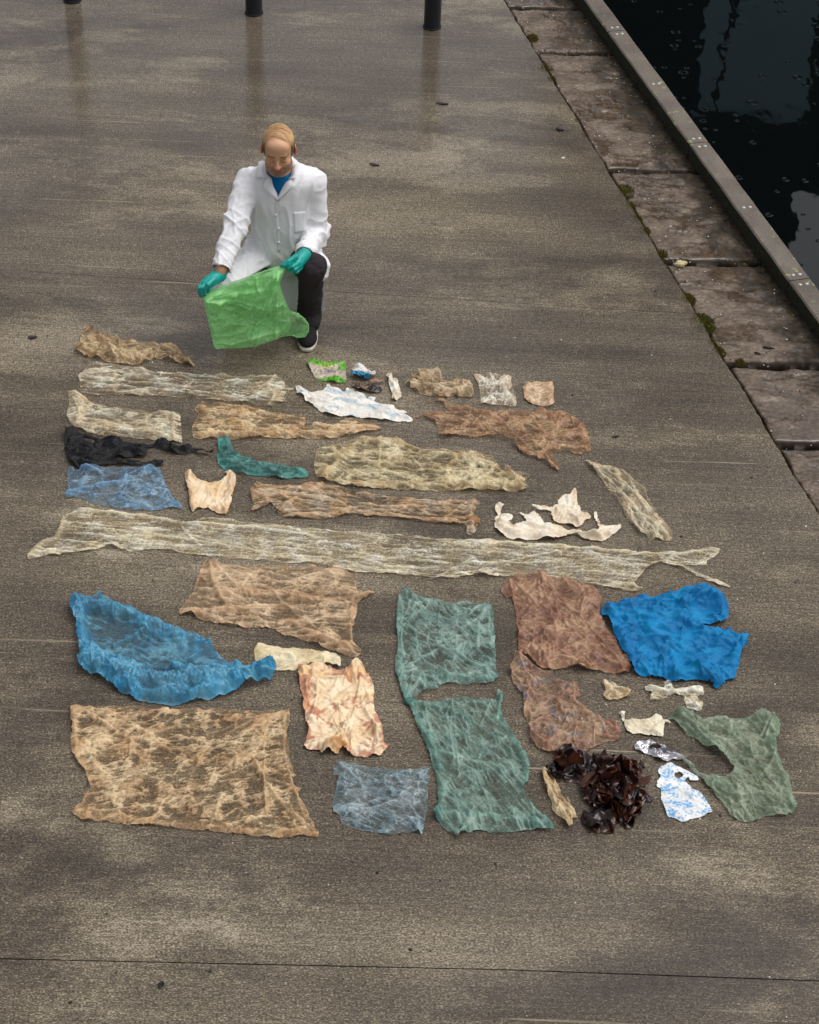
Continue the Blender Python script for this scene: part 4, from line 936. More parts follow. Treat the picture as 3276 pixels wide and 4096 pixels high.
# ------------------------------------------------------------------ the person: implicit shapes meshed with surface nets
class Field:
    def __init__(s, lo, hi, h):
        s.lo = np.array(lo, np.float32); s.h = h
        s.n = (np.ceil((np.array(hi)-s.lo)/h)+1).astype(int)
        s.F = np.full(s.n, 1.0, np.float32)
        s.ax = [s.lo[i]+h*np.arange(s.n[i], dtype=np.float32) for i in range(3)]
    def sub(s, blo, bhi):
        sl = []
        for i in range(3):
            a = int(max(0, math.floor((blo[i]-s.lo[i])/s.h))); b = int(min(s.n[i], math.ceil((bhi[i]-s.lo[i])/s.h)+1))
            sl.append(slice(a, max(a, b)))
        X = np.stack(np.meshgrid(*[s.ax[i][sl[i]] for i in range(3)], indexing='ij'), -1)
        return tuple(sl), X
    def union(s, fn, blo, bhi, k=.02):
        m_ = k+3*s.h; sl, X = s.sub(np.array(blo)-m_, np.array(bhi)+m_)
        if X.size == 0: return
        d = fn(X); a = s.F[sl]
        h = np.clip(.5+.5*(d-a)/k, 0, 1); s.F[sl] = d+(a-d)*h-k*h*(1-h)
    def cut(s, fn, blo, bhi, k=.004):
        sl, X = s.sub(np.array(blo), np.array(bhi)); d = -fn(X); a = s.F[sl]
        h = np.clip(.5-.5*(d-a)/k, 0, 1); s.F[sl] = d+(a-d)*h+k*h*(1-h)
    def cap(s, a, b, ra, rb, k=.02, wrap=None):
        a = np.array(a, np.float32); b = np.array(b, np.float32); r = max(ra, rb)
        def fn(X):
            e = b-a; t = np.clip(((X-a)@e)/float(e@e+1e-9), 0, 1)
            d = np.sqrt(((X-a-t[..., None]*e)**2).sum(-1))-(ra+(rb-ra)*t)
            return d if wrap is None else wrap(X, d)
        s.union(fn, np.minimum(a, b)-r, np.maximum(a, b)+r, k)
    def ell(s, c, r, k=.02, rot=None, cut=False):
        c = np.array(c, np.float32); r = np.array(r, np.float32); R = np.eye(3, dtype=np.float32) if rot is None else np.array(rot, np.float32)
        def fn(X):
            q = (X-c)@R; k0 = np.sqrt(((q/r)**2).sum(-1))+1e-9; k1 = np.sqrt(((q/r**2)**2).sum(-1))+1e-9
            return k0*(k0-1)/k1
        m_ = float(r.max())
        if cut: s.cut(fn, c-m_-.02, c+m_+.02, k)
        else: s.union(fn, c-m_, c+m_, k)
    def ecap(s, a, b, ra, rb, k=.03):
        """tapered limb, elliptic in x / y"""
        a = np.array(a, np.float32); b = np.array(b, np.float32)
        def fn(X):
            e = b-a; t = np.clip(((X-a)@e)/float(e@e), -.0, 1.0)
            rx = ra[0]+(rb[0]-ra[0])*t; ry = ra[1]+(rb[1]-ra[1])*t
            q = X-a-t[..., None]*e; mr = np.minimum(rx, ry)
            return (np.sqrt((q[..., 0]/rx)**2+(q[..., 1]/ry)**2+(q[..., 2]/mr)**2)-1)*mr
        m_ = max(*ra, *rb); s.union(fn, np.minimum(a, b)-m_, np.maximum(a, b)+m_, k)
    def mesh(s):
        F = s.F; nx, ny, nz = F.shape; ins = F < 0
        cnt = np.zeros((nx-1, ny-1, nz-1), np.int8); 
        for dx in (0, 1):
            for dy in (0, 1):
                for dz in (0, 1): cnt += ins[dx:nx-1+dx, dy:ny-1+dy, dz:nz-1+dz]
        act = (cnt > 0) & (cnt < 8); ci = np.argwhere(act); vid = np.full(act.shape, -1, np.int64); vid[act] = np.arange(len(ci))
        acc = np.zeros((len(ci), 3)); num = np.zeros(len(ci))
        corners = [(0, 0, 0), (1, 0, 0), (0, 1, 0), (1, 1, 0), (0, 0, 1), (1, 0, 1), (0, 1, 1), (1, 1, 1)]
        val = [F[ci[:, 0]+c[0], ci[:, 1]+c[1], ci[:, 2]+c[2]] for c in corners]
        for i in range(8):
            for j in range(i+1, 8):
                df = [corners[j][q]-corners[i][q] for q in range(3)]
                if sum(map(abs, df)) != 1: continue
                a, b = val[i], val[j]; mk = (a < 0) != (b < 0)
                t = np.where(mk, a/np.where(mk, a-b, 1), 0)
                pt = np.array(corners[i])[None]+t[:, None]*np.array(df)[None]
                acc += pt*mk[:, None]; num += mk
        V = s.lo+s.h*(ci+acc/num[:, None])
        Q = []
        for ax in range(3):
            o1, o2 = [(1, 2), (2, 0), (0, 1)][ax]
            sl0 = [slice(None)]*3; sl1 = [slice(None)]*3; sl0[ax] = slice(0, -1); sl1[ax] = slice(1, None)
            A = ins[tuple(sl0)]; B = ins[tuple(sl1)]
            e = np.argwhere(A != B); e = e[(e[:, o1] > 0) & (e[:, o2] > 0) & (e[:, o1] < F.shape[o1]-1) & (e[:, o2] < F.shape[o2]-1)]
            if not len(e): continue
            flip = A[e[:, 0], e[:, 1], e[:, 2]]
            def v(d1, d2):
                q = e.copy(); q[:, o1] -= d1; q[:, o2] -= d2; return vid[q[:, 0], q[:, 1], q[:, 2]]
            quad = np.stack([v(1, 1), v(0, 1), v(0, 0), v(1, 0)], 1)
            quad[~flip] = quad[~flip][:, ::-1]; Q.append(quad)
        Q = np.concatenate(Q); Q = Q[(Q >= 0).all(1)]
        return V, Q
def vnormals(V, Q):
    n = np.cross(V[Q[:, 2]]-V[Q[:, 0]], V[Q[:, 3]]-V[Q[:, 1]]); N = np.zeros_like(V)
    for k in range(4): np.add.at(N, Q[:, k], n)
    return N/(np.linalg.norm(N, axis=1)[:, None]+1e-12)
def relax(V, Q, it=2, lam=.5):
    for _ in range(it):
        S = np.zeros_like(V); C = np.zeros(len(V))
        for k in range(4):
            np.add.at(S, Q[:, k], V[Q[:, (k+1) % 4]]); np.add.at(C, Q[:, k], 1)
            np.add.at(S, Q[:, k], V[Q[:, (k+3) % 4]]); np.add.at(C, Q[:, k], 1)
        V = V+lam*(S/np.maximum(C, 1)[:, None]-V)
    return V
ZP = lambda x, y, Y: yp(700+.4639*x, 440+.4639*y, Y)          # person close-up pixels + distance
Z3 = lambda x, y, Y: yp(760+.3248*x, 940+.3248*y, Y)

PO = np.array([-.70, 8.0, 0.])
person = empty('person', PO)
tag(person, 'person in a white lab coat and teal gloves, crouching and holding the green bag', 'person')
def pobj(name, V, F, mat, parent=None, attrs=None, smooth=True):
    par = person if parent is None else parent
    V = np.asarray(V, float) - PO
    return mesh_obj(name, V, F, mat, par, smooth, attrs)

RS, LS = ZP(1208, 622, 8.13), ZP(624, 628, 8.12)     # shoulders: viewer's right / viewer's left
LE, LW = np.array([-.915, 7.90, .655]), ZP(398, 1370, 7.68)
RE, RW = np.array([-.532, 8.10, .50]), ZP(1118, 1252, 7.84)
HIPR, KNR, ANR = np.array([-.615, 8.15, .31]), np.array([-.535, 7.815, .475]), np.array([-.558, 7.955, .10])
HIPL, KNL, ANL = np.array([-.80, 8.15, .31]), np.array([-.955, 7.79, .34]), np.array([-.93, 8.10, .10])
NECK = np.array([-.712, 8.10, .86])
HEADC = ZP(893, 345, 8.035)

# --- head (own axes: face towards -y), then tilted and set on the neck
TILT = math.radians(9)
Rh = np.array([[1, 0, 0], [0, math.cos(TILT), -math.sin(TILT)], [0, math.sin(TILT), math.cos(TILT)]])
Rz = math.radians(1.5); Rh = np.array([[math.cos(Rz), -math.sin(Rz), 0], [math.sin(Rz), math.cos(Rz), 0], [0, 0, 1]])@Rh
H = Field((-.105, -.135, -.20), (.105, .125, .135), .0026)
H.ell((0, .012, .032), (.0765, .096, .086), .02)
H.ell((0, -.026, -.040), (.0615, .066, .078), .03)
H.ell((0, -.044, -.084), (.044, .042, .034), .025)
H.ell((0, -.072, -.100), (.020, .016, .016), .018)
for sx in (-1, 1):
    H.ell((sx*.039, -.060, -.030), (.024, .022, .024), .02)
    H.ell((sx*.052, -.02, -.075), (.016, .03, .024), .02)
H.cap((-.034, -.082, .024), (.034, -.082, .024), .013, .013, .018)
H.ell((0, -.066, .062), (.052, .026, .032), .03)
for sx in (-1, 1): H.ell((sx*.032, -.100, .004), (.0175, .015, .0125), .012, cut=True)
for sx in (-1, 1): H.ell((sx*.032, -.0785, .001), (.0155, .0125, .0105), .004)
H.cap((0, -.088, .016), (0, -.108, -.026), .0085, .0115, .010)
H.ell((0, -.108, -.028), (.0115, .0115, .010), .008)
for sx in (-1, 1): H.ell((sx*.0115, -.098, -.031), (.0075, .010, .007), .006)
H.ell((0, -.086, -.0605), (.025, .0105, .0062), .006); H.ell((0, -.084, -.0705), (.021, .011, .0068), .006)
H.ell((0, -.100, -.0652), (.024, .0065, .0016), .003, cut=True)
for sx in (-1, 1):
    rr = np.array([[math.cos(sx*.35), -math.sin(sx*.35), 0], [math.sin(sx*.35), math.cos(sx*.35), 0], [0, 0, 1]])
    H.ell((sx*.082, .014, -.004), (.0085, .020, .032), .007, rr)
    H.ell((sx*.0905, .010, .0), (.006, .011, .019), .004, rr, cut=True)
H.cap((0, .018, -.05), (0, .040, -.19), .055, .060, .03)
HV, HQ = H.mesh(); HV = relax(HV, HQ, 1, .4)
HV0 = HV.copy()
x, y, z = HV.T
skin = lin((208, 162, 126)); T = np.tile(skin, (len(HV), 1))
def blend(T, k, c): k = np.clip(k, 0, 1)[:, None]; return T*(1-k)+np.asarray(c)*k
bl_ = lambda cx, cy, cz, rx, ry, rz: np.exp(-(((x-cx)/rx)**2+((y-cy)/ry)**2+((z-cz)/rz)**2))
ax_ = np.abs(x)
T = blend(T, .55*bl_(0, -.11, -.028, .02, .03, .018), lin((206, 118, 92)))
T = blend(T, .35*(np.exp(-(((ax_-.045)/.02)**2+((z+.03)/.02)**2))*(y < -.04)), lin((204, 124, 96)))
T = blend(T, .7*(ax_ > .078)*(np.abs(y-.012) < .03)*(np.abs(z) < .04), lin((214, 116, 88)))
stub = sstep(-.028, -.062, z+.012*np.abs(ax_-.0)/.05*-1)*sstep(.03, -.02, y)*sstep(-.15, -.125, z)
stub = np.maximum(stub*.75, np.exp(-(((z+.050)/.008)**2+(x/.034)**2))*(y < -.07))*(.65+.5*np.clip(perlin3(x*160, y*160, z*160, 3)+.4, 0, 1))
T = blend(T, stub*1.05, lin((88, 62, 45)))
T = blend(T, .85*np.exp(-((z+.0605)/.006)**2-(x/.022)**2)*(y < -.08)+.85*np.exp(-((z+.0705)/.006)**2-(x/.019)**2)*(y < -.08), lin((182, 102, 88)))
T = blend(T, .85*np.exp(-((z+.0652)/.0022)**2)*(ax_ < .025)*(y < -.075), lin((92, 46, 38)))
brow = np.exp(-((z-.0265-.004*np.cos((ax_-.034)*60)+(ax_ > .05)*.004)/.0048)**2)*sstep(.009, .015, ax_)*sstep(.062, .05, ax_)*(y < -.05)
T = blend(T, brow*.95, lin((112, 76, 46)))
lash = np.exp(-((z+.0065+.002*((ax_-.032)/.012)**2*-1)/.0034)**2)*sstep(.016, .02, ax_)*sstep(.05, .045, ax_)*(y < -.065)
T = blend(T, lash*.9, lin((54, 34, 26)))
T = blend(T, .35*np.exp(-(((ax_-.031)/.018)**2+((z-.012)/.006)**2))*(y < -.06), lin((140, 84, 62)))
hx, hy, hz = x, y, z
HN = vnormals(HV, HQ)
hairm = np.maximum.reduce([
    sstep(-.040, -.004, y-.30*(z-.06)+.34*np.clip(x, -.05, .05))*sstep(.050, .075, z),                      # top behind the receded hairline
    sstep(-.022, .002, y+.25*(z-.03))*sstep(-.065, -.05, z+.2*(y < .02)*0)*sstep(.055, .068, ax_+.5*np.clip(y-.02, 0, .1)),   # sides
    sstep(.03, .05, y)*sstep(-.085, -.06, z)])
sideburn = sstep(.060, .066, ax_)*sstep(-.040, -.030, y)*sstep(.012, .0, y)*sstep(-.03, -.015, z)
hairm = np.maximum(hairm, sideburn*.8)
hairm = np.clip(hairm*(1+.35*perlin3(x*30+z*20, y*120, z*20, 12))-.04*(z > .05), 0, 1)
ear = (ax_ > .0775)*(np.abs(y-.014) < .026)*(z < .03)*(z > -.045); hairm = hairm*(1-ear)
# thin hair lets the scalp colour through
def shorten(V):
    V = np.array(V); V[:, 2] = np.where((V[:, 2] < 0) & (V[:, 2] > -.13), V[:, 2]*.90, np.where(V[:, 2] <= -.13, V[:, 2]+.013, V[:, 2])); V[:, 0] *= .965; return V
HW = shorten(HV)@Rh.T+HEADC
BODY = []
# --- rest of the body, continuous under the clothes
B = Field((-1.12, 7.52, 0.02), (-.38, 8.34, .93), .0095)
B.cap(HEADC+Rh@np.array([0, .035, -.15]), NECK+np.array([0, .02, -.05]), .058, .07, .03)
B.ecap((-.708, 8.12, .76), (-.708, 8.15, .42), (.15, .095), (.14, .10), .04)
B.cap(LS+(0.02, 0, -.01), RS+(-.02, 0, -.01), .052, .052, .04); B.ell((-.708, 8.16, .34), (.165, .12, .11), .04)
for a, b, ra, rb in [(LS, LE, .045, .038), (LE, LW, .037, .027), (RS, RE, .045, .038), (RE, RW, .037, .027), (HIPL, KNL, .075, .055), (KNL, ANL, .052, .036), (HIPR, KNR, .075, .055), (KNR, ANR, .048, .028)]:
    B.cap(a, b, ra, rb, .02)
LH = Z3(250, 560, 7.61); RH = Z3(1290, 350, 7.74)
LWm, RWm = Z3(345, 505, 7.665), Z3(1392, 262, 7.80)
B.cap(LW, LWm, .027, .024, .015); B.cap(RW, RWm, .027, .024, .015); B.cap(LWm, LH, .016, .010, .01); B.cap(RWm, RH, .016, .010, .01)
B.cap(ANR, (-.56, 7.85, .045), .024, .02, .02); B.cap(ANL, (-.93, 8.0, .045), .024, .02, .02)
BV, BQ = B.mesh(); BV = relax(BV, BQ, 1)
T2 = np.tile(lin((206, 156, 122)), (len(BV), 1))
body = pobj('body', np.concatenate([HW, BV]), np.concatenate([HQ, BQ+len(HW)]), None,
            attrs={'tint': np.concatenate([T, T2])})
t = NT('skin'); c = t.coord(); n = t.noise(c, 220, 3)
sk = t.principled(Base_Color=t.mix(1.0, t.attr('tint', 'Color'), t.mix(n, (.9,)*3, (1.08,)*3), 'MULTIPLY'), Roughness=.48, Normal=t.bump(n, .12, .002))
sk.inputs['Subsurface Weight'].default_value = .12; sk.inputs['Subsurface Radius'].default_value = (.01, .004, .002); sk.inputs['Specular IOR Level'].default_value = .4
body.data.materials.append(t.done(sk))

# --- hair: cap following the skull + loose strands combed across
keep = (hairm > .04)[HQ].all(1); hq = HQ[keep]; used = np.unique(hq); mp = np.full(len(HV), -1); mp[used] = np.arange(len(used)); hq = mp[hq]
hv = HV[used]; hm = hairm[used]; hn = HN[used]
strand = perlin3(hv[:, 0]*45+hv[:, 1]*60, hv[:, 1]*130-hv[:, 0]*50, hv[:, 2]*50, 4)
hv = hv+hn*(.0010+.0045*hm*(1+.12*strand)*sstep(.02, .07, hv[:, 2]+.06)[..., ])[:, None]
side = sstep(.080, .040, hv[:, 2])*.9
hc = np.tile(lin((244, 208, 152)), (len(hv), 1)); k = np.clip(.5+.9*strand, 0, 1)[:, None]; hc = hc*(1-k*.5)+lin((200, 154, 98))*k*.5
hc = hc*(1-side[:, None])+lin((84, 60, 36))*side[:, None]*(1-.25*k)
thin = np.exp(-((hv[:, 0]-.005)/.05)**2-((hv[:, 1]+.005)/.05)**2)*sstep(.07, .1, hv[:, 2]); hc = hc*(1-.45*thin[:, None])+lin((212, 158, 116))*.45*thin[:, None]
t = NT('fair_hair'); c = t.coord(); n = t.noise(c, 340, 3)
hp_ = t.principled(Base_Color=t.mix(1.0, t.attr('tint', 'Color'), t.mix(n, (.75,)*3, (1.2,)*3), 'MULTIPLY'), Roughness=.5, Normal=t.bump(n, .5, .003)); hp_.inputs['Specular IOR Level'].default_value = .35
M['hair'] = t.done(t.n('ShaderNodeMixShader', {0: t.attr('dens'), 1: t.n('ShaderNodeBsdfTransparent').outputs[0], 2: hp_.outputs[0]}))
hair = pobj('hair', shorten(hv)@Rh.T+HEADC, hq, M['hair'], attrs={'tint': hc, 'dens': np.clip(hm*(.92+.25*strand)-.10+.45*side*(hm > .3)-.42*thin, 0, 1)})
def tube(pts, r0, r1, n=5):
    pts = np.asarray(pts, float); V = []; Fc = []
    for i, p in enumerate(pts):
        d = pts[min(i+1, len(pts)-1)]-pts[max(i-1, 0)]; d /= np.linalg.norm(d)+1e-9
        a = np.cross(d, (0.2, .3, 1)); a /= np.linalg.norm(a)+1e-9; b = np.cross(d, a); r = r0+(r1-r0)*i/(len(pts)-1)
        for q in range(n): V.append(p+r*(a*math.cos(2*math.pi*q/n)+b*math.sin(2*math.pi*q/n)))
    for i in range(len(pts)-1):
        for q in range(n): Fc.append((i*n+q, i*n+(q+1) % n, (i+1)*n+(q+1) % n, (i+1)*n+q))
    return V, Fc
def skull(u, v):    # point on the cranium, u = angle across (viewer left - right), v = angle front(-) to back
    d = np.array([math.sin(u)*math.cos(v*.5), math.sin(v), math.cos(u)*math.cos(v)]); d /= np.linalg.norm(d)
    return np.array([0, .012, .032])+d*np.array([.0785, .098, .0885])
parts = []; tc = []
for i in range(70):
    v0 = rng.uniform(-.75, .7); u0 = rng.uniform(-1.1, -.1); L = rng.uniform(.7, 1.5); dv = -.18+rng.uniform(-.06, .06)
    if v0 < -.45: u0 = rng.uniform(-.1, .35); L = rng.uniform(.5, 1.0)
    pts = [skull(u0+L*s, v0+dv*s)*np.array([1, 1, 1])+np.array([0, 0, .0035*math.sin(s*3.1)+.0005]) for s in np.linspace(0, 1, 9)]
    V, Fc = tube(pts, .0011, .0004, 4); parts.append((np.array(V)@Rh.T+HEADC, Fc))
    cc = lin((236, 202, 148))*(1-.25*rng.rand())*(.85 if rng.rand() < .3 else 1); tc += [cc]*len(V)
V, Fc = join(parts); pobj('hair_strands', V, Fc, M['hair'], hair, attrs={'tint': np.array(tc), 'dens': np.full(len(V), .5)})

# --- trousers, shoes
M['cloth_dark'] = attr_mat('black_denim', .85, 260, .35, .25, .002, .2)
TR = Field((-1.10, 7.66, .03), (-.40, 8.36, .47+.12), .006)
for a, b, ra, rb in [(HIPR, KNR, .090, .071), (KNR+(.0, 0, .0), ANR+(0, .0, .01), .066, .058), (HIPL, KNL, .090, .072), (KNL, ANL+(0, .0, .02), .068, .056)]:
    TR.cap(a, b, ra, rb, .03)
TR.ell((-.708, 8.17, .33), (.165, .125, .11), .04)
TR.cap(ANR+(0, 0, .02), ANR+(0, -.03, -.022), .058, .064, .02)
TV, TQ = TR.mesh(); TN = vnormals(TV, TQ)
f = perlin3(TV[:, 0]*22, TV[:, 1]*22, TV[:, 2]*9, 1); g = np.abs(perlin3(TV[:, 0]*12, TV[:, 1]*30, TV[:, 2]*34, 2))
TV = relax(TV+TN*(.006*f-.008*np.clip(.25-g, 0, 1)*2)[:, None], TQ, 1)
pobj('trousers', TV, TQ, M['cloth_dark'], attrs={'tint': np.tile((.030, .025, .028), (len(TV), 1))})
M['shoe'] = attr_mat('black_canvas', .8, 320, .3, .3, .002, .25); M['sole'] = simple_mat('off_white_rubber', (.62, .58, .48), .55, var=.1, scale=60)
def shoe(an, toe_y, yaw=0.0, lift=0.0):
    L = an[1]+.06-toe_y; cx, cy = an[0], toe_y
    f_ = Field((cx-.08, cy-.03, 0), (cx+.08, cy+L+.03, .17), .004)
    f_.ell((cx, cy+.078, .040), (.0495, .076, .036), .02); f_.ell((cx, cy+.16, .055), (.040, .08, .042), .02); f_.ell((cx, cy+L-.055, .065), (.036, .052, .055), .02)
    f_.cap((cx, cy+L-.07, .10), (cx, cy+L-.06, .13), .040, .042, .015)
    f_.cut(lambda X: X[..., 2]-.018, (cx-.1, cy-.05, -.01), (cx+.1, cy+L+.05, .06), .002)
    V, Q = f_.mesh(); V = relax(V, Q, 1)
    s_ = pobj('shoe', V, Q, M['shoe'], attrs={'tint': np.tile((.010, .010, .012), (len(V), 1))})
    # sole
    n = 40; ring = []
    for q in range(n):
        a = 2*math.pi*q/n; yy = cy+L/2-math.cos(a)*L/2; w_ = .0500*abs(math.sin(a))**.62*(1-.18*sstep(.45, 1., (yy-cy)/L)); ring.append((cx+math.copysign(w_, math.sin(a)), yy))
    ring = np.array(ring); cc = ring.mean(0); Vs = []; Fs = []
    prof = [(.96, .003), (1.0, .006), (1.0, .020), (.975, .024), (.90, .024)]
    for sc_, zz in prof:
        for p in ring: Vs.append((*(cc+(p-cc)*sc_), zz))
    for i in range(len(prof)-1):
        for q in range(n): Fs.append((i*n+q, i*n+(q+1) % n, (i+1)*n+(q+1) % n, (i+1)*n+q))
    Fs.append(tuple(reversed(range(n)))); Fs.append(tuple((len(prof)-1)*n+q for q in range(n)))
    pobj('sole', Vs, Fs, M['sole'], s_)
shoe(ANR, 7.752); shoe(ANL, 7.90)

# --- blue shirt inside the coat
SH = Field((-.90, 7.92, .40), (-.52, 8.30, .93), .006)
SH.ecap((-.708, 8.11, .77), (-.708, 8.14, .45), (.152, .10), (.142, .108), .04)
SH.cap(LS+(.04, 0, -.01), RS+(-.04, 0, -.01), .062, .062, .04); SH.cap(NECK+(0, -.005, -.075), NECK+(0, .0, -.055), .075, .072, .02)
SV, SQ = SH.mesh(); SV = relax(SV, SQ, 1)
# crew neck opening
nd = SV-(HEADC+Rh@np.array([0, .035, -.15])); 
M['shirt'] = attr_mat('blue_jersey', .85, 300, .2, .2, .002, .2)
pobj('shirt', SV, SQ, M['shirt'], attrs={'tint': np.tile(lin((0, 98, 150)), (len(SV), 1))})

# --- lab coat
CO = Field((-1.13, 7.60, .05), (-.36, 8.36, .94), .0056)
xc = -.708
CO.ecap((xc, 8.105, .775), (xc, 8.13, .45), (.158, .112), (.152, .128), .05)
CO.cap(LS+(.035, 0, -.004), RS+(-.035, 0, -.004), .070, .070, .04)
CO.cap(NECK+(0, .012, -.04), NECK+(0, .012, -.005), .082, .076, .03)
CO.ell((xc, 8.15, .36), (.185, .15, .13), .05)
for a, b, ra, rb, kk in [(LS, LE, .066, .060, .03), (LE, LW, .060, .050, .02), (RS, RE, .060, .060, .03), (RE, RW, .061, .050, .02)]:
    CO.cap(a, b, ra, rb, kk)
# skirt over the viewer-left thigh, open along a diagonal front edge
e1, e2 = ZP(905, 1235, 7.98), ZP(640, 1420, 7.76)
ev = e2-e1; ev /= np.linalg.norm(ev); vd = np.array([0., .80, -.60]); pn = np.cross(ev, vd); pn /= np.linalg.norm(pn); pn = pn if pn[0] > 0 else -pn
CO.cap(HIPL, KNL+(.0, 0, -.005), .112, .098, .03, wrap=lambda X, d: np.maximum(d, (X-e1.astype(np.float32))@pn.astype(np.float32)))
# skirt down the outside of the viewer-right thigh
g1 = ZP(1235, 1290, 7.80)
CO.cap(HIPR+(.01, 0, 0), KNR+(.012, .06, -.05), .094, .074, .03, wrap=lambda X, d: np.maximum(d, -((X-g1.astype(np.float32))@np.array([.93, -.05, -.35], np.float32))))
# sleeve ends, trouser room, V opening
def cut_plane_end(w_, e_):
    ax = (w_-e_)/np.linalg.norm(w_-e_); p0 = (w_+ax*.004).astype(np.float32)
    CO.cut(lambda X: np.maximum(np.sqrt(((X-p0)**2).sum(-1))-.085, -((X-p0)@ax.astype(np.float32))), w_-.10, w_+.10, .004)
    q0 = (w_-ax*.03).astype(np.float32)
    def inner(X):
        s_ = (X-q0)@ax.astype(np.float32); r_ = np.sqrt(np.maximum(((X-q0)**2).sum(-1)-s_**2, 0)); return np.maximum(r_-.043, np.abs(s_-.02)-.03)
    CO.cut(inner, w_-.10, w_+.10, .004)
cut_plane_end(LW, LE); cut_plane_end(RW, RE)
vA = ZP(884, 790, 7.985); vT = ZP(893, 560, 8.02)
def vcut(X):
    tt = (X[..., 2]-vA[2])/(vT[2]-vA[2]); w_ = .006+.062*np.clip(tt, -.2, 1.25)
    cx_ = vA[0]+(vT[0]-vA[0])*tt
    return np.maximum.reduce([np.abs(X[..., 0]-cx_)-w_, X[..., 1]-8.075, vA[2]-X[..., 2]])
CO.cut(vcut, (-.85, 7.85, vA[2]-.01), (-.56, 8.09, .95), .006)
CO.cap(NECK+(0, -.03, .10), NECK+(0, -.03, .10), .001, .001, .001)
nk0 = (HEADC+Rh@np.array([0, .028, -.10])).astype(np.float32); nk1 = (NECK+np.array([0, -.01, -.03])).astype(np.float32)
def neckhole(X):
    e = nk1-nk0; t_ = np.clip(((X-nk0)@e)/float(e@e), 0, 1); return np.sqrt(((X-nk0-t_[..., None]*e)**2).sum(-1))-.066
CO.cut(neckhole, nk1-.15, nk0+.15, .006)
CV, CQ = CO.mesh(); CV = relax(CV, CQ, 1); CN = vnormals(CV, CQ)
x, y, z = CV.T
def seg_t(a, b):
    e = b-a; t_ = np.clip(((CV-a)@e)/(e@e), 0, 1); return t_, np.linalg.norm(CV-a-t_[:, None]*e, axis=1)
disp = .0045*perlin3(x*9, y*9, z*7, 3)
# soft vertical drape on the body, pinched diagonal folds on the sleeves
wx = x+.05*perlin3(x*6, y*6, z*6, 8)
disp += .010*(np.clip(1-np.abs(perlin3(wx*17, y*10, z*3.2, 5))*2.6, 0, 1)**2-.25)*sstep(.03, .09, np.minimum(seg_t(LS, LE)[1], seg_t(RS, RE)[1]))
for a, b, sgn in ((LS, LE, 1), (LE, LW, -1), (RS, RE, -1), (RE, RW, 1)):
    t_, dd = seg_t(a, b); wgt = sstep(.085, .065, dd)
    q = (CV-a)@((b-a)/np.linalg.norm(b-a))
    ph = q*1.0+.45*sgn*(x-a[0])+.35*(y-a[1])
    fold = np.clip(1-np.abs(perlin3(ph*19, x*5, z*5+y*4, 6))*2.3, 0, 1)**2
    disp += wgt*(.0075*(fold-.3))*(.6+.7*np.exp(-((t_-(1 if (a is LS or a is RS) else 0))/.35)**2))
# waist pulls towards the seated hips
disp += .012*(np.clip(1-np.abs(perlin3((x+z*.55)*20, y*8, (z-x*.55)*6, 9))*2.4, 0, 1)**2-.25)*np.exp(-((z-.47)/.09)**2)
disp += .0012*perlin3(x*60, y*60, z*60, 7)
CV = relax(CV+CN*disp[:, None], CQ, 1, .35)
t = NT('white_cotton'); c = t.coord(); n = t.noise(c, 420, 2); n2 = t.noise(c, 26, 4)
cp = t.principled(Base_Color=t.mix(n2, (.80, .80, .83), (.88, .88, .90)), Roughness=.82, Normal=t.bump(t.math('MULTIPLY_ADD', n, .15, n2), .22, .004))
cp.inputs['Specular IOR Level'].default_value = .2; cp.inputs['Sheen Weight'].default_value = .1
tl = t.n('ShaderNodeBsdfTranslucent', {'Color': (.85, .85, .87)})
M['coat'] = t.done(t.n('ShaderNodeMixShader', {0: .06, 1: cp.outputs[0], 2: tl.outputs[0]}))
coat = pobj('lab_coat', CV, CQ, M['coat'])
from mathutils.bvhtree import BVHTree
tree = BVHTree.FromPolygons([tuple(v) for v in CV], [tuple(map(int, q)) for q in CQ])
def on_coat(zx, zy, lift=.004, guess=8.0):
    o_ = Vector(CC); d_ = Vector(ray(700+.4639*zx, 440+.4639*zy)).normalized()
    hit = tree.ray_cast(o_, d_)
    if hit[0] is None: p = ZP(zx, zy, guess); return np.array(p), np.array((0, -.8, .6))
    return np.array(hit[0])+np.array(hit[1])*lift, np.array(hit[1])
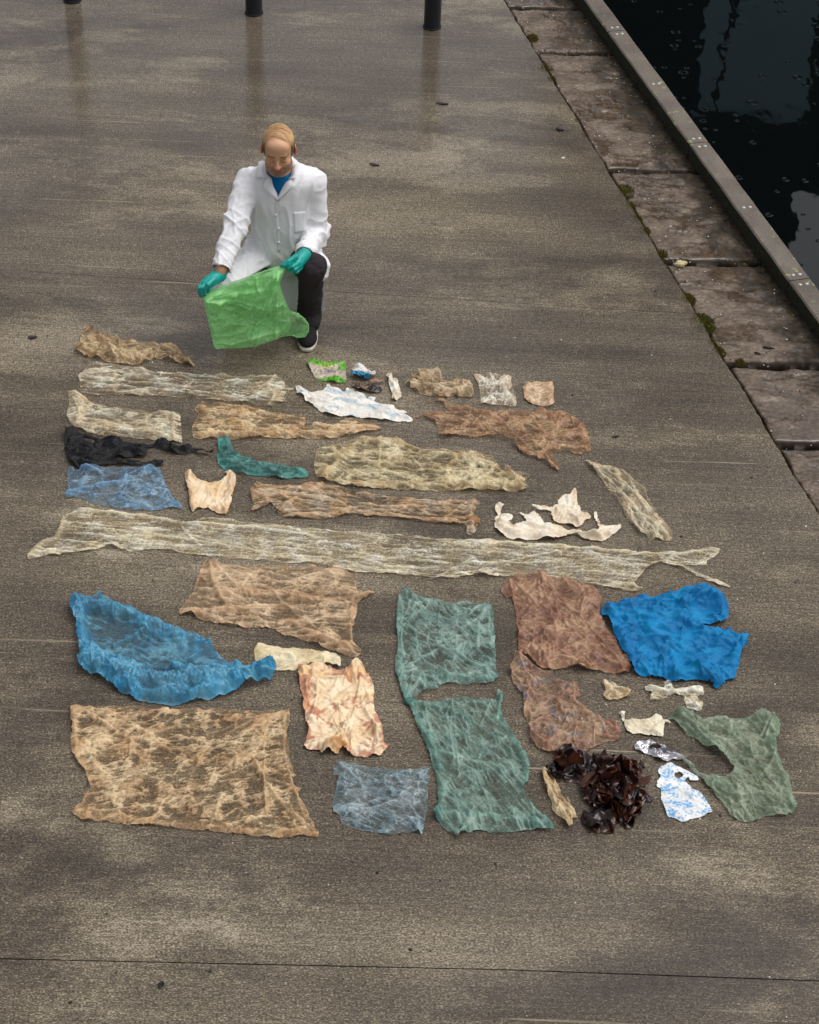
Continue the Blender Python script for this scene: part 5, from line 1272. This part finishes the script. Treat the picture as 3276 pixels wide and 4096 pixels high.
def patch(name, corners, nu, nv, lift, th=.004, sm=2, guess=8.0, bump=0.0):
    """cloth patch sewn to the coat: quad given by 4 close-up points, wrapped on the coat surface"""
    c4 = np.array(corners, float); P_ = np.zeros((nv, nu, 3))
    for j in range(nv):
        for i in range(nu):
            u, v = i/(nu-1), j/(nv-1)
            q = (c4[0]*(1-u)+c4[1]*u)*(1-v)+(c4[3]*(1-u)+c4[2]*u)*v
            P_[j, i] = on_coat(q[0], q[1], lift, guess)[0]
    for _ in range(sm):
        S = P_.copy(); S[1:-1] = (P_[:-2]+P_[2:]+2*P_[1:-1])/4; P_ = S; S = P_.copy(); S[:, 1:-1] = (P_[:, :-2]+P_[:, 2:]+2*P_[:, 1:-1])/4; P_ = S
    nrm = np.cross(P_[-1, 0]-P_[0, 0], P_[0, -1]-P_[0, 0]); nrm /= np.linalg.norm(nrm); nrm = nrm if nrm[1] < 0 else -nrm
    if bump:
        uu = np.linspace(0, 1, nu)[None, :, None]; P_ = P_+nrm*bump*np.sin(uu*math.pi)
    top = P_.reshape(-1, 3)+nrm*th; bot = P_.reshape(-1, 3)-nrm*.002
    idx = np.arange(nu*nv).reshape(nv, nu); n = nu*nv
    F_ = [(int(idx[j, i]), int(idx[j, i+1]), int(idx[j+1, i+1]), int(idx[j+1, i])) for j in range(nv-1) for i in range(nu-1)]
    F_ += [(d+n, c_+n, b+n, a+n) for a, b, c_, d in F_]
    lp = list(idx[0, :])+list(idx[1:, -1])+list(idx[-1, -2::-1])+list(idx[-2:0:-1, 0])
    F_ += [(int(lp[k]), int(lp[k])+n, int(lp[(k+1) % len(lp)])+n, int(lp[(k+1) % len(lp)])) for k in range(len(lp))]
    return pobj(name, np.concatenate([top, bot]), F_, M['coat'], coat)
patch('collar', [(742, 468), (778, 452), (806, 585), (716, 592)], 8, 10, .011, .008, 3, 8.05)
patch('collar', [(1020, 480), (1052, 470), (1036, 600), (988, 606)], 8, 10, .011, .008, 3, 8.05)
patch('lapel', [(775, 598), (812, 575), (892, 782), (758, 655)], 9, 12, .010, .007, 3)
patch('lapel', [(985, 590), (1006, 600), (990, 665), (886, 785)], 6, 12, .010, .007, 3)
patch('breast_pocket', [(1022, 884), (1124, 874), (1118, 1045), (1030, 1062)], 10, 12, .0008, .0022, 1)
patch('front_placket', [(862, 803), (884, 795), (908, 1215), (885, 1222)], 4, 26, .0005, .0018, 2)
M['button'] = simple_mat('white_plastic_button', (.78, .78, .80), .35)
for (bx, by) in [(868, 905), (892, 1022), (893, 1140)]:
    p, nn = on_coat(bx, by, .003); a = np.cross(nn, (0, 0, 1)); a /= np.linalg.norm(a); b_ = np.cross(nn, a)
    Vb = [p+nn*.004]; Vb += [p+nn*.0035+.0085*(a*math.cos(q*math.pi/6)+b_*math.sin(q*math.pi/6)) for q in range(12)]
    Vb += [p+.009*(a*math.cos(q*math.pi/6)+b_*math.sin(q*math.pi/6)) for q in range(12)]
    Fb = [(0, 1+q, 1+(q+1) % 12) for q in range(12)]+[(1+q, 13+q, 13+(q+1) % 12, 1+(q+1) % 12) for q in range(12)]
    pobj('button', Vb, Fb, M['button'], coat)
# coat tail hanging behind and between the legs
nu, nv = 40, 24; P_ = np.zeros((nv, nu, 3))
for j in range(nv):
    for i in range(nu):
        u, v = i/(nu-1), j/(nv-1)
        X_ = -.945+.46*u; wv = math.sin(u*23+1)*.008*v+.006*math.sin(u*9)
        P_[j, i] = (X_, 8.06+.10*math.sin(math.pi*u)*(1-.6*v)-.03*v+wv, .36-.29*v+.015*math.sin(u*7)*v)
idx = np.arange(nu*nv).reshape(nv, nu)
Fg = np.stack([idx[:-1, :-1], idx[:-1, 1:], idx[1:, 1:], idx[1:, :-1]], -1).reshape(-1, 4); n = nu*nv
VV = np.concatenate([P_.reshape(-1, 3), P_.reshape(-1, 3)+np.array([0, .003, 0])])
pobj('coat_tail', VV, np.concatenate([Fg, Fg[:, ::-1]+n]), M['coat'], coat)

# --- gloved hands
M['glove'] = attr_mat('teal_nitrile', .42, 120, .12, .15, .002, .5)
def glove(wrist, palm, fingers, thumb, lo, hi, up):
    f_ = Field(lo, hi, .0024)
    ax = palm-wrist; ax /= np.linalg.norm(ax)
    f_.cap(wrist-ax*.012, wrist+ax*.02, .0345, .031, .01)
    for ch in fingers: f_.cap(wrist+ax*.012, ch[0], .0225, .0125, .012)
    f_.cap(wrist+ax*.01, palm, .026, .022, .015)
    for ch in fingers:
        rs = [.0105, .0095, .0088, .0078]
        for k in range(len(ch)-1): f_.cap(ch[k], ch[k+1], rs[k], rs[k+1], .003)
    rs = [.0155, .0115, .0095]
    for k in range(len(thumb)-1): f_.cap(thumb[k], thumb[k+1], rs[k], rs[k+1], .004)
    V, Q = f_.mesh(); V = relax(V, Q, 1, .4); N = vnormals(V, Q)
    t_ = (V-wrist)@ax
    V = V+N*(.0012*np.sin(t_*420)*np.exp(-((t_-.0)/.025)**2)+.0010*perlin3(V[:, 0]*70, V[:, 1]*70, V[:, 2]*70, 2))[:, None]
    # rolled cuff
    cut_ = t_ < -.030
    return pobj('glove', V, Q, M['glove'], attrs={'tint': np.tile(lin((0, 158, 148)), (len(V), 1))})
LWg = Z3(345, 505, 7.665)
lf = [[Z3(160, 585, 7.605), Z3(116, 655, 7.575), Z3(112, 710, 7.575), Z3(132, 752, 7.585)],
      [Z3(190, 592, 7.592), Z3(150, 655, 7.562), Z3(142, 710, 7.562), Z3(158, 748, 7.575)],
      [Z3(222, 605, 7.588), Z3(186, 665, 7.560), Z3(176, 705, 7.562), Z3(186, 735, 7.575)],
      [Z3(262, 620, 7.600), Z3(232, 668, 7.585), Z3(222, 700, 7.59)]]
lt = [Z3(290, 545, 7.60), Z3(222, 610, 7.560), Z3(180, 662, 7.555)]
glove(LWg, Z3(235, 570, 7.615), lf, lt, np.min([q for c_ in lf for q in c_]+[LWg], 0)-.05, np.max([q for c_ in lf for q in c_]+[LWg], 0)+.05, None)
RWg = Z3(1392, 262, 7.80)
rf = [[Z3(1285, 318, 7.735), Z3(1215, 355, 7.705), Z3(1165, 375, 7.70), Z3(1122, 388, 7.70)],
      [Z3(1330, 345, 7.73), Z3(1262, 392, 7.695), Z3(1215, 405, 7.70), Z3(1182, 398, 7.712)],
      [Z3(1352, 372, 7.735), Z3(1290, 425, 7.70), Z3(1245, 440, 7.705), Z3(1210, 432, 7.718)],
      [Z3(1362, 402, 7.75), Z3(1318, 452, 7.72), Z3(1282, 462, 7.725)]]
rt = [Z3(1300, 270, 7.74), Z3(1215, 325, 7.712), Z3(1140, 372, 7.70)]
glove(RWg, Z3(1318, 332, 7.75), rf, rt, np.min([q for c_ in rf for q in c_]+[RWg], 0)-.05, np.max([q for c_ in rf for q in c_]+[RWg], 0)+.05, None)

# ------------------------------------------------------------------ the green bag held up between both hands
GREEN = lin((186, 248, 176)); GREEN_D = lin((152, 232, 146))
M['green'] = film_mat('green_bag_film', rough=.27, spec=.6, glow=.42, fine=70, fstr=.14, anoise=.12)
def YB(px): return 7.575+.125*np.clip((px-225)/690, -.1, 1)+0*px
def held(outline, yoff, seed, a0, amp, lowa=None):
    poly = np.array([(q[0], q[2]) for q in [ZP(px, py, YB(px)+yoff) for px, py in outline]])
    X, F_, d, _ = sheet_grid(chaikin(poly), .0034, .0012, seed)
    u, v = X.T
    xl, xr = poly[:, 0].min(), poly[:, 0].max()
    Ybase = 7.575+.125*np.clip((u-ZP(225, 1600, 7.58)[0])/(ZP(915, 1345, 7.7)[0]-ZP(225, 1600, 7.58)[0]), 0, 1)
    wu = u+.02*perlin2(u/.06, v/.06, seed); wv = v+.02*perlin2(u/.06, v/.06, seed+1)
    tl = u*.93+v*.37; tn = -u*.37+v*.93                      # tension runs between the two grips
    pn_ = perlin2((tl+wv*.2)/.20, (tn+wu*.15)/.05, seed+2); pl = np.clip(1-np.abs(pn_)*2.4, 0, 1)**2
    h1, c1_ = tri2(tl/.13, tn/.07, seed+3); h2, c2_ = tri2(wu/.05, wv/.042, seed+4); h3, c3_ = tri2(wu/.021, wv/.019, seed+5)
    disp = amp*(.45*pl+.80*h1+.22*h2+.06*h3+.6*perlin2(u/.14, v/.14, seed+5))*sstep(0, .02, d)
    kk = np.exp(-((u-ZP(905, 1700, 7.69)[0])/.05)**2)           # gathers above the right handle
    disp += .009*kk*np.clip(1-np.abs(perlin2(u/.022, v/.13, seed+8))*2.2, 0, 1)*sstep(0, .015, d)
    al = a0+.10*pl+.12*c1_+.09*c2_+.06*c3_+.12*h1+.2*np.exp(-d/.005)
    R_ = np.random.RandomState(seed); gl = np.array([poly[0][0], poly[0][1]]); gi = np.argmin(np.abs(poly[:, 0]-ZP(920, 1370, 7.69)[0])+np.abs(poly[:, 1]-ZP(920, 1370, 7.69)[2])); gr = poly[gi]
    cb = poly.mean(0); X2 = np.stack([u, v], 1)
    for q in range(46):
        if q < 12: p_ = gl; tg = cb+R_.normal(size=2)*np.array([.10, .09])
        elif q < 24: p_ = gr; tg = cb+R_.normal(size=2)*np.array([.10, .10])+np.array([.0, -.05])
        else: p_ = cb+R_.normal(size=2)*np.array([.11, .08]); th = R_.normal()*.6+.35; tg = p_+R_.uniform(.04, .12)*np.array([math.cos(th), math.sin(th)])
        L_ = R_.uniform(.45, 1.1) if q < 24 else 1.
        q_ = p_+(tg-p_)*L_; p_ = p_+(q_-p_)*.05; md = (p_+q_)/2+R_.normal(size=2)*.008
        fd, nr = seg_dist(X2, np.array([p_, md, q_]), False); wd = R_.uniform(.0025, .0055)
        tt = np.linalg.norm(nr-p_, axis=1)/(np.linalg.norm(q_-p_)+1e-6); tp = np.clip(np.minimum(tt, 1.05-tt)*5+.2, 0, 1)*sstep(0, .01, d)
        k = np.exp(-(fd/wd)**2)*tp; hh = R_.uniform(.4, 1.1); disp = disp+.0065*hh*k+.006*hh*np.exp(-(fd/(wd*3.5))**2)*tp; al = al+.22*hh*k
    if lowa is not None: al = al-lowa(u, v)
    t_ = np.clip(.5+perlin2(u/.08, v/.08, seed+6), 0, 1)[:, None]
    return np.stack([u, Ybase+yoff-disp, v], 1), F_, np.clip(al, .1, .97), GREEN*(1-t_*.6)+GREEN_D*t_*.6
hc_ = ZP(1065, 1850, 7.69)
front = [(228, 1606), (420, 1530), (640, 1450), (800, 1402), (905, 1362), (950, 1375), (928, 1430), (898, 1490), (915, 1560), (945, 1640), (985, 1722), (1060, 1752), (1115, 1800), (1150, 1850), (1152, 1900),
         (1128, 1948), (1060, 1960), (990, 1945), (900, 1965), (800, 2005), (690, 2040), (560, 2052), (440, 2052), (345, 2056), (325, 1990), (300, 1870), (278, 1780), (256, 1680)]
back = [(240, 1590), (300, 1555), (500, 1480), (700, 1405), (850, 1355), (915, 1338), (945, 1352), (930, 1430), (905, 1490), (920, 1560), (950, 1640), (1000, 1740), (1000, 1900), (880, 1950), (690, 2030), (450, 2040), (345, 2045),
        (300, 1870), (258, 1690)]
gb = empty('carrier_bag', (-.75, 7.62, 0)); tag(gb, 'green translucent carrier bag held open between the two gloved hands', 'carrier bag')
for nm, (ol, yo, sd_, aa, am, lw) in {'front_sheet': (front, 0., 61, .52, .024, lambda u, v: 26e-2*np.exp(-(((u-hc_[0])/.030)**2+((v-hc_[2]-.008)/.022)**2))), 'back_sheet': (back, .030, 75, .5, .016, None)}.items():
    V, F_, al, tn_ = held(ol, yo, sd_, aa, am, lw)
    mesh_obj(nm, V-np.array([-.75, 7.62, 0]), F_, M['green'], gb, attrs={'tint': tn_, 'dens': al})
# rolled handle loop
lp = [ZP(a, b, YB(900)+.0) for a, b in [(1000, 1745), (1060, 1752), (1115, 1798), (1150, 1850), (1150, 1905), (1120, 1950), (1060, 1955), (1010, 1935)]]
lpw = [lp[0]]
for a, b in zip(lp[:-1], lp[1:]): lpw += [a+(b-a)*s for s in (.33, .66, 1.)]
V, F_ = tube(np.array(lpw)+np.array([0, -.004, 0]), .0032, .0038, 8); V = np.array(V); V += .002*np.stack([perlin3(V[:, 0]*90, V[:, 1]*90, V[:, 2]*90, k) for k in (1, 2, 3)], 1)
mesh_obj('handle', V-np.array([-.75, 7.62, 0]), F_, M['green'], gb, attrs={'tint': np.tile(GREEN, (len(V), 1)), 'dens': np.full(len(V), .5)})

# ------------------------------------------------------------------ small things on the quay
def chip(c, size, flat, seed, n=7):
    """irregular faceted pebble / flake"""
    r = np.random.RandomState(seed); V = []; F_ = []
    a0 = r.uniform(0, 6.28); rad = r.uniform(.65, 1.1, n); el = r.uniform(.55, 1.0); rot = r.uniform(0, 3.14)
    def ring(k, z):
        for q in range(n):
            a = a0+2*math.pi*q/n; px, py = rad[q]*k*math.cos(a), el*rad[q]*k*math.sin(a)
            V.append((c[0]+size*(px*math.cos(rot)-py*math.sin(rot)), c[1]+size*(px*math.sin(rot)+py*math.cos(rot)), c[2]+z+size*flat*.12*r.normal()))
    ring(1., .0); ring(.92, size*flat*.55); ring(.5, size*flat*.95)
    for i in range(2):
        for q in range(n): F_.append((i*n+q, i*n+(q+1) % n, (i+1)*n+(q+1) % n, (i+1)*n+q))
    F_.append(tuple(2*n+q for q in range(n)))
    return V, F_
def scatter(name, pts, sizes, flats, cols, mat, label, cat):
    Vs, Fs, Ts, nb = [], [], [], 0
    for i, (p, s_, f_, c_) in enumerate(zip(pts, sizes, flats, cols)):
        V, F_ = chip(p, s_, f_, i+11); Vs.append(V); Fs += [tuple(q+nb for q in f) for f in F_]; nb += len(V); Ts += [c_]*len(V)
    o = mesh_obj(name, np.concatenate(Vs), Fs, mat, smooth=False, attrs={'tint': np.array(Ts)})
    return tag(o, label, cat, kind='stuff')
M['grit'] = attr_mat('stone_and_shell_chips', .55, 200, .25, .2, .002, .4)
rs_ = np.random.RandomState(21)
# shell and grit lying on the stone edging
pts, sz, fl, cl = [], [], [], []
pal = [lin((226, 224, 218)), lin((200, 196, 190)), lin((150, 150, 156)), lin((184, 120, 62)), lin((60, 56, 56)), lin((36, 30, 28)), lin((206, 190, 150)), lin((120, 132, 150))]
for i in range(620):
    yy = rs_.uniform(6.6, 13.2); xe = float(edge_x(yy)); xk = float(kerb_x(yy)); q = rs_.rand()**1.7 if rs_.rand() < .75 else rs_.rand()
    pts.append((xe+.02+(xk-xe-.05)*q, yy, -.006)); sz.append(rs_.uniform(.002, .0055)*(1.5 if rs_.rand() < .06 else 1)); fl.append(rs_.uniform(.3, .9)); cl.append(pal[rs_.choice(8, p=[.16, .14, .16, .1, .16, .12, .08, .08])])
scatter('shell_grit', pts, sz, fl, cl, M['grit'], 'tiny shell and grit chips strewn over the stone edging', 'debris')
# specks over the concrete
pts, sz, fl, cl = [], [], [], []
for i in range(330):
    p = gp(rs_.uniform(20, 3250), rs_.uniform(10, 4080))
    if p[0] > float(edge_x(p[1]))-.02: continue
    pts.append((p[0], p[1], .0005)); sz.append(rs_.uniform(.0022, .006)*(1.6 if rs_.rand() < .08 else 1)); fl.append(rs_.uniform(.2, .6)); cl.append([lin((30, 27, 26)), lin((48, 38, 32)), lin((96, 92, 90)), lin((216, 214, 208)), lin((120, 84, 40))][rs_.choice(5, p=[.40, .25, .12, .15, .08])])
scatter('ground_grit', pts, sz, fl, cl, M['grit'], 'dark specks and small chips scattered over the wet concrete', 'debris')
# rotting weed drifted against the kerb
Vs, Fs, Ts, nb = [], [], [], 0
for i in range(2600):
    yy = rs_.uniform(6.6, 13.0); dk = abs(rs_.normal())*.055; x0 = float(kerb_x(yy))+.03-dk
    clump = float(perlin2(np.array([x0*7]), np.array([yy*5]), 61)[0]);
    if clump < -.15 and dk > .02: continue
    a = rs_.uniform(0, 6.28); L = rs_.uniform(.006, .022); W = rs_.uniform(.0015, .004); z = -.008+rs_.uniform(0, .007+.012*max(0, 1-dk/.04))
    dx, dy = math.cos(a), math.sin(a); tp = rs_.uniform(-.004, .008)
    Vs += [(x0-dy*W, yy+dx*W, z), (x0+dy*W, yy-dx*W, z), (x0+dx*L+dy*W*.6, yy+dy*L-dx*W*.6, z+tp), (x0+dx*L-dy*W*.6, yy+dy*L+dx*W*.6, z+tp)]
    Fs.append((nb, nb+1, nb+2, nb+3)); nb += 4
    c_ = [np.array((.012, .008, .006)), np.array((.028, .015, .008)), np.array((.05, .03, .012)), np.array((.028, .034, .010))][rs_.choice(4, p=[.45, .3, .15, .1])]; Ts += [c_]*4
o = mesh_obj('weed_litter', np.array(Vs), Fs, M['grit'], smooth=False, attrs={'tint': np.array(Ts)})
tag(o, 'dark rotting weed drifted along the foot of the kerb', 'weed', kind='stuff')
# moss growing in the joint between concrete and stone, and up the kerb face
M['moss'] = attr_mat('moss', .85, 300, .4, .3, .002, .2)
Vs, Fs, Ts, nb = [], [], [], 0
def tuft(cx, cy, rx, ry, n, hgt, yel):
    global nb
    for i in range(n):
        a = rs_.uniform(0, 6.28); q = math.sqrt(rs_.rand()); px, py = cx+rx*q*math.cos(a), cy+ry*q*math.sin(a)
        h_ = hgt*(1-.6*q)*rs_.uniform(.5, 1.2); b = rs_.uniform(0, 6.28); w_ = rs_.uniform(.0012, .0026); lx, ly = rs_.normal()*h_*.5, rs_.normal()*h_*.5
        Vs.extend([(px-w_*math.cos(b), py-w_*math.sin(b), -.012), (px+w_*math.cos(b), py+w_*math.sin(b), -.012), (px+lx, py+ly, -.004+h_)]); Fs.append((nb, nb+1, nb+2)); nb += 3
        g = rs_.rand(); c_ = np.array((.085, .115, .016))*(1-g)+np.array((.20, .18, .03))*g
        if rs_.rand() < yel: c_ = np.array((.22, .12, .025))*rs_.uniform(.5, 1.1)
        Ts.extend([c_*.6, c_*.6, c_])
for (mx, my, r_, n_, yl) in [(2568, 920, .035, 260, .5), (2740, 1196, .045, 420, .3), (2797, 1292, .070, 1100, .05), (2839, 1370, .026, 200, .25), (2866, 1405, .035, 260, .4), (2122, 148, .040, 260, .6), (2174, 270, .05, 380, .4),
                             (2196, 314, .03, 200, .4), (2492, 762, .055, 520, .25), (2511, 822, .035, 280, .25), (2540, 870, .03, 200, .3), (2300, 480, .02, 120, .8), (2330, 540, .02, 120, .8), (2640, 1010, .03, 180, .7), (2950, 1445, .025, 120, .5)]:
    c_ = gp(mx, my); tuft(c_[0]+.014, c_[1], r_*1.0, r_*1.5, int(n_*1.8), .018, yl)
for i in range(260):      # seam growth
    yy = rs_.uniform(6.6, 12.6); tuft(float(edge_x(yy))+.006, yy, .008, .02, 7, .006, .75)
o = mesh_obj('moss', np.array(Vs), Fs, M['moss'], smooth=False, attrs={'tint': np.array(Ts)})
tag(o, 'green and yellow moss growing along the concrete edge', 'moss', kind='stuff')
# single pieces one can pick out
def piece(name, label, cat, px, py, size, flat, col, el=1.0, seed=5, n=9, z=0.0, mat='grit'):
    c_ = gp(px, py); V, F_ = chip((0, 0, 0), size, flat, seed, n); V = np.array(V); V[:, 1] *= el
    o = mesh_obj(name, V, F_, M[mat], smooth=False, attrs={'tint': np.tile(col, (len(V), 1))}); o.location = (c_[0], c_[1], z); tag(o, label, cat); return o
def leaf(name, label, px, py, L, W, ang, col, z=.001):
    c_ = gp(px, py); nu, nv = 11, 5; u, v = np.meshgrid(np.linspace(0, 1, nu), np.linspace(-1, 1, nv))
    w_ = W*.5*np.sin(np.pi*np.clip(u, .03, .97))**.7*(1+.15*perlin2(u*5, v*2, int(px))); X = (u-.5)*L; Y = v*w_
    Z = .15*W*v*v+.12*W*np.sin(u*5+v)+.002
    a = math.radians(ang); V = np.stack([X*math.cos(a)-Y*math.sin(a), X*math.sin(a)+Y*math.cos(a), Z], -1).reshape(-1, 3)
    idx = np.arange(nu*nv).reshape(nv, nu); F_ = np.stack([idx[:-1, :-1], idx[:-1, 1:], idx[1:, 1:], idx[1:, :-1]], -1).reshape(-1, 4)
    o = mesh_obj(name, V, F_, M['grit'], attrs={'tint': np.tile(col, (nu*nv, 1))}); o.location = (c_[0], c_[1], z); tag(o, label, 'leaf'); return o
leaf('dead_leaf', 'dark dead leaf on the concrete below the right bollard', 1769, 417, .075, .030, 0, (.012, .010, .010))
leaf('dead_leaf', 'brown dead leaf on the concrete right of the person\'s head', 1497, 661, .060, .028, -12, (.030, .018, .014))
leaf('dead_leaf', 'black curled leaf near the stone edging, level with the coat collar', 2239, 520, .050, .035, -20, (.008, .008, .008))
leaf('dead_leaf', 'small dark leaf scrap on the concrete at the far left edge', 130, 1352, .045, .028, 15, (.022, .012, .010))
leaf('dead_leaf', 'small black twig-like scrap right of the brown torn bag', 2462, 1748, .045, .016, 25, (.010, .009, .008))
leaf('dead_leaf', 'black scrap of bark near the bottom left corner', 645, 3940, .030, .024, 80, (.008, .007, .007))
piece('pebble', 'dark oval pebble on the concrete near the lower stone slab', 'pebble', 3005, 1911, .017, .35, (.045, .035, .034), .6, 3)
piece('pebble', 'black pebble on the bare concrete below the laid out plastic', 'pebble', 1642, 3800, .011, .5, (.010, .009, .009), .7, 8)
piece('pebble', 'small dark pebble just below the grey blue film sheet', 'pebble', 1510, 3490, .010, .5, (.016, .013, .012), .8, 14)
piece('stone_chunk', 'pale crumbled mortar chunk beside the joint of the stone slabs', 'stone', 2722, 1052, .042, .42, lin((186, 174, 130)), .75, 17, 12, -.006)
piece('driftwood_scrap', 'dark wood splinter on the wet stone slab, the longer of two', 'wood', 3072, 1388, .034, .25, (.016, .009, .006), .35, 23, 9, -.006)
piece('driftwood_scrap', 'short dark wood block on the wet stone slab', 'wood', 3030, 1411, .020, .45, (.014, .008, .006), .7, 29, 9, -.006)
piece('shell', 'white broken shell on the concrete near the stone edging', 'shell', 2253, 632, .018, .35, lin((206, 204, 200)), .6, 31)
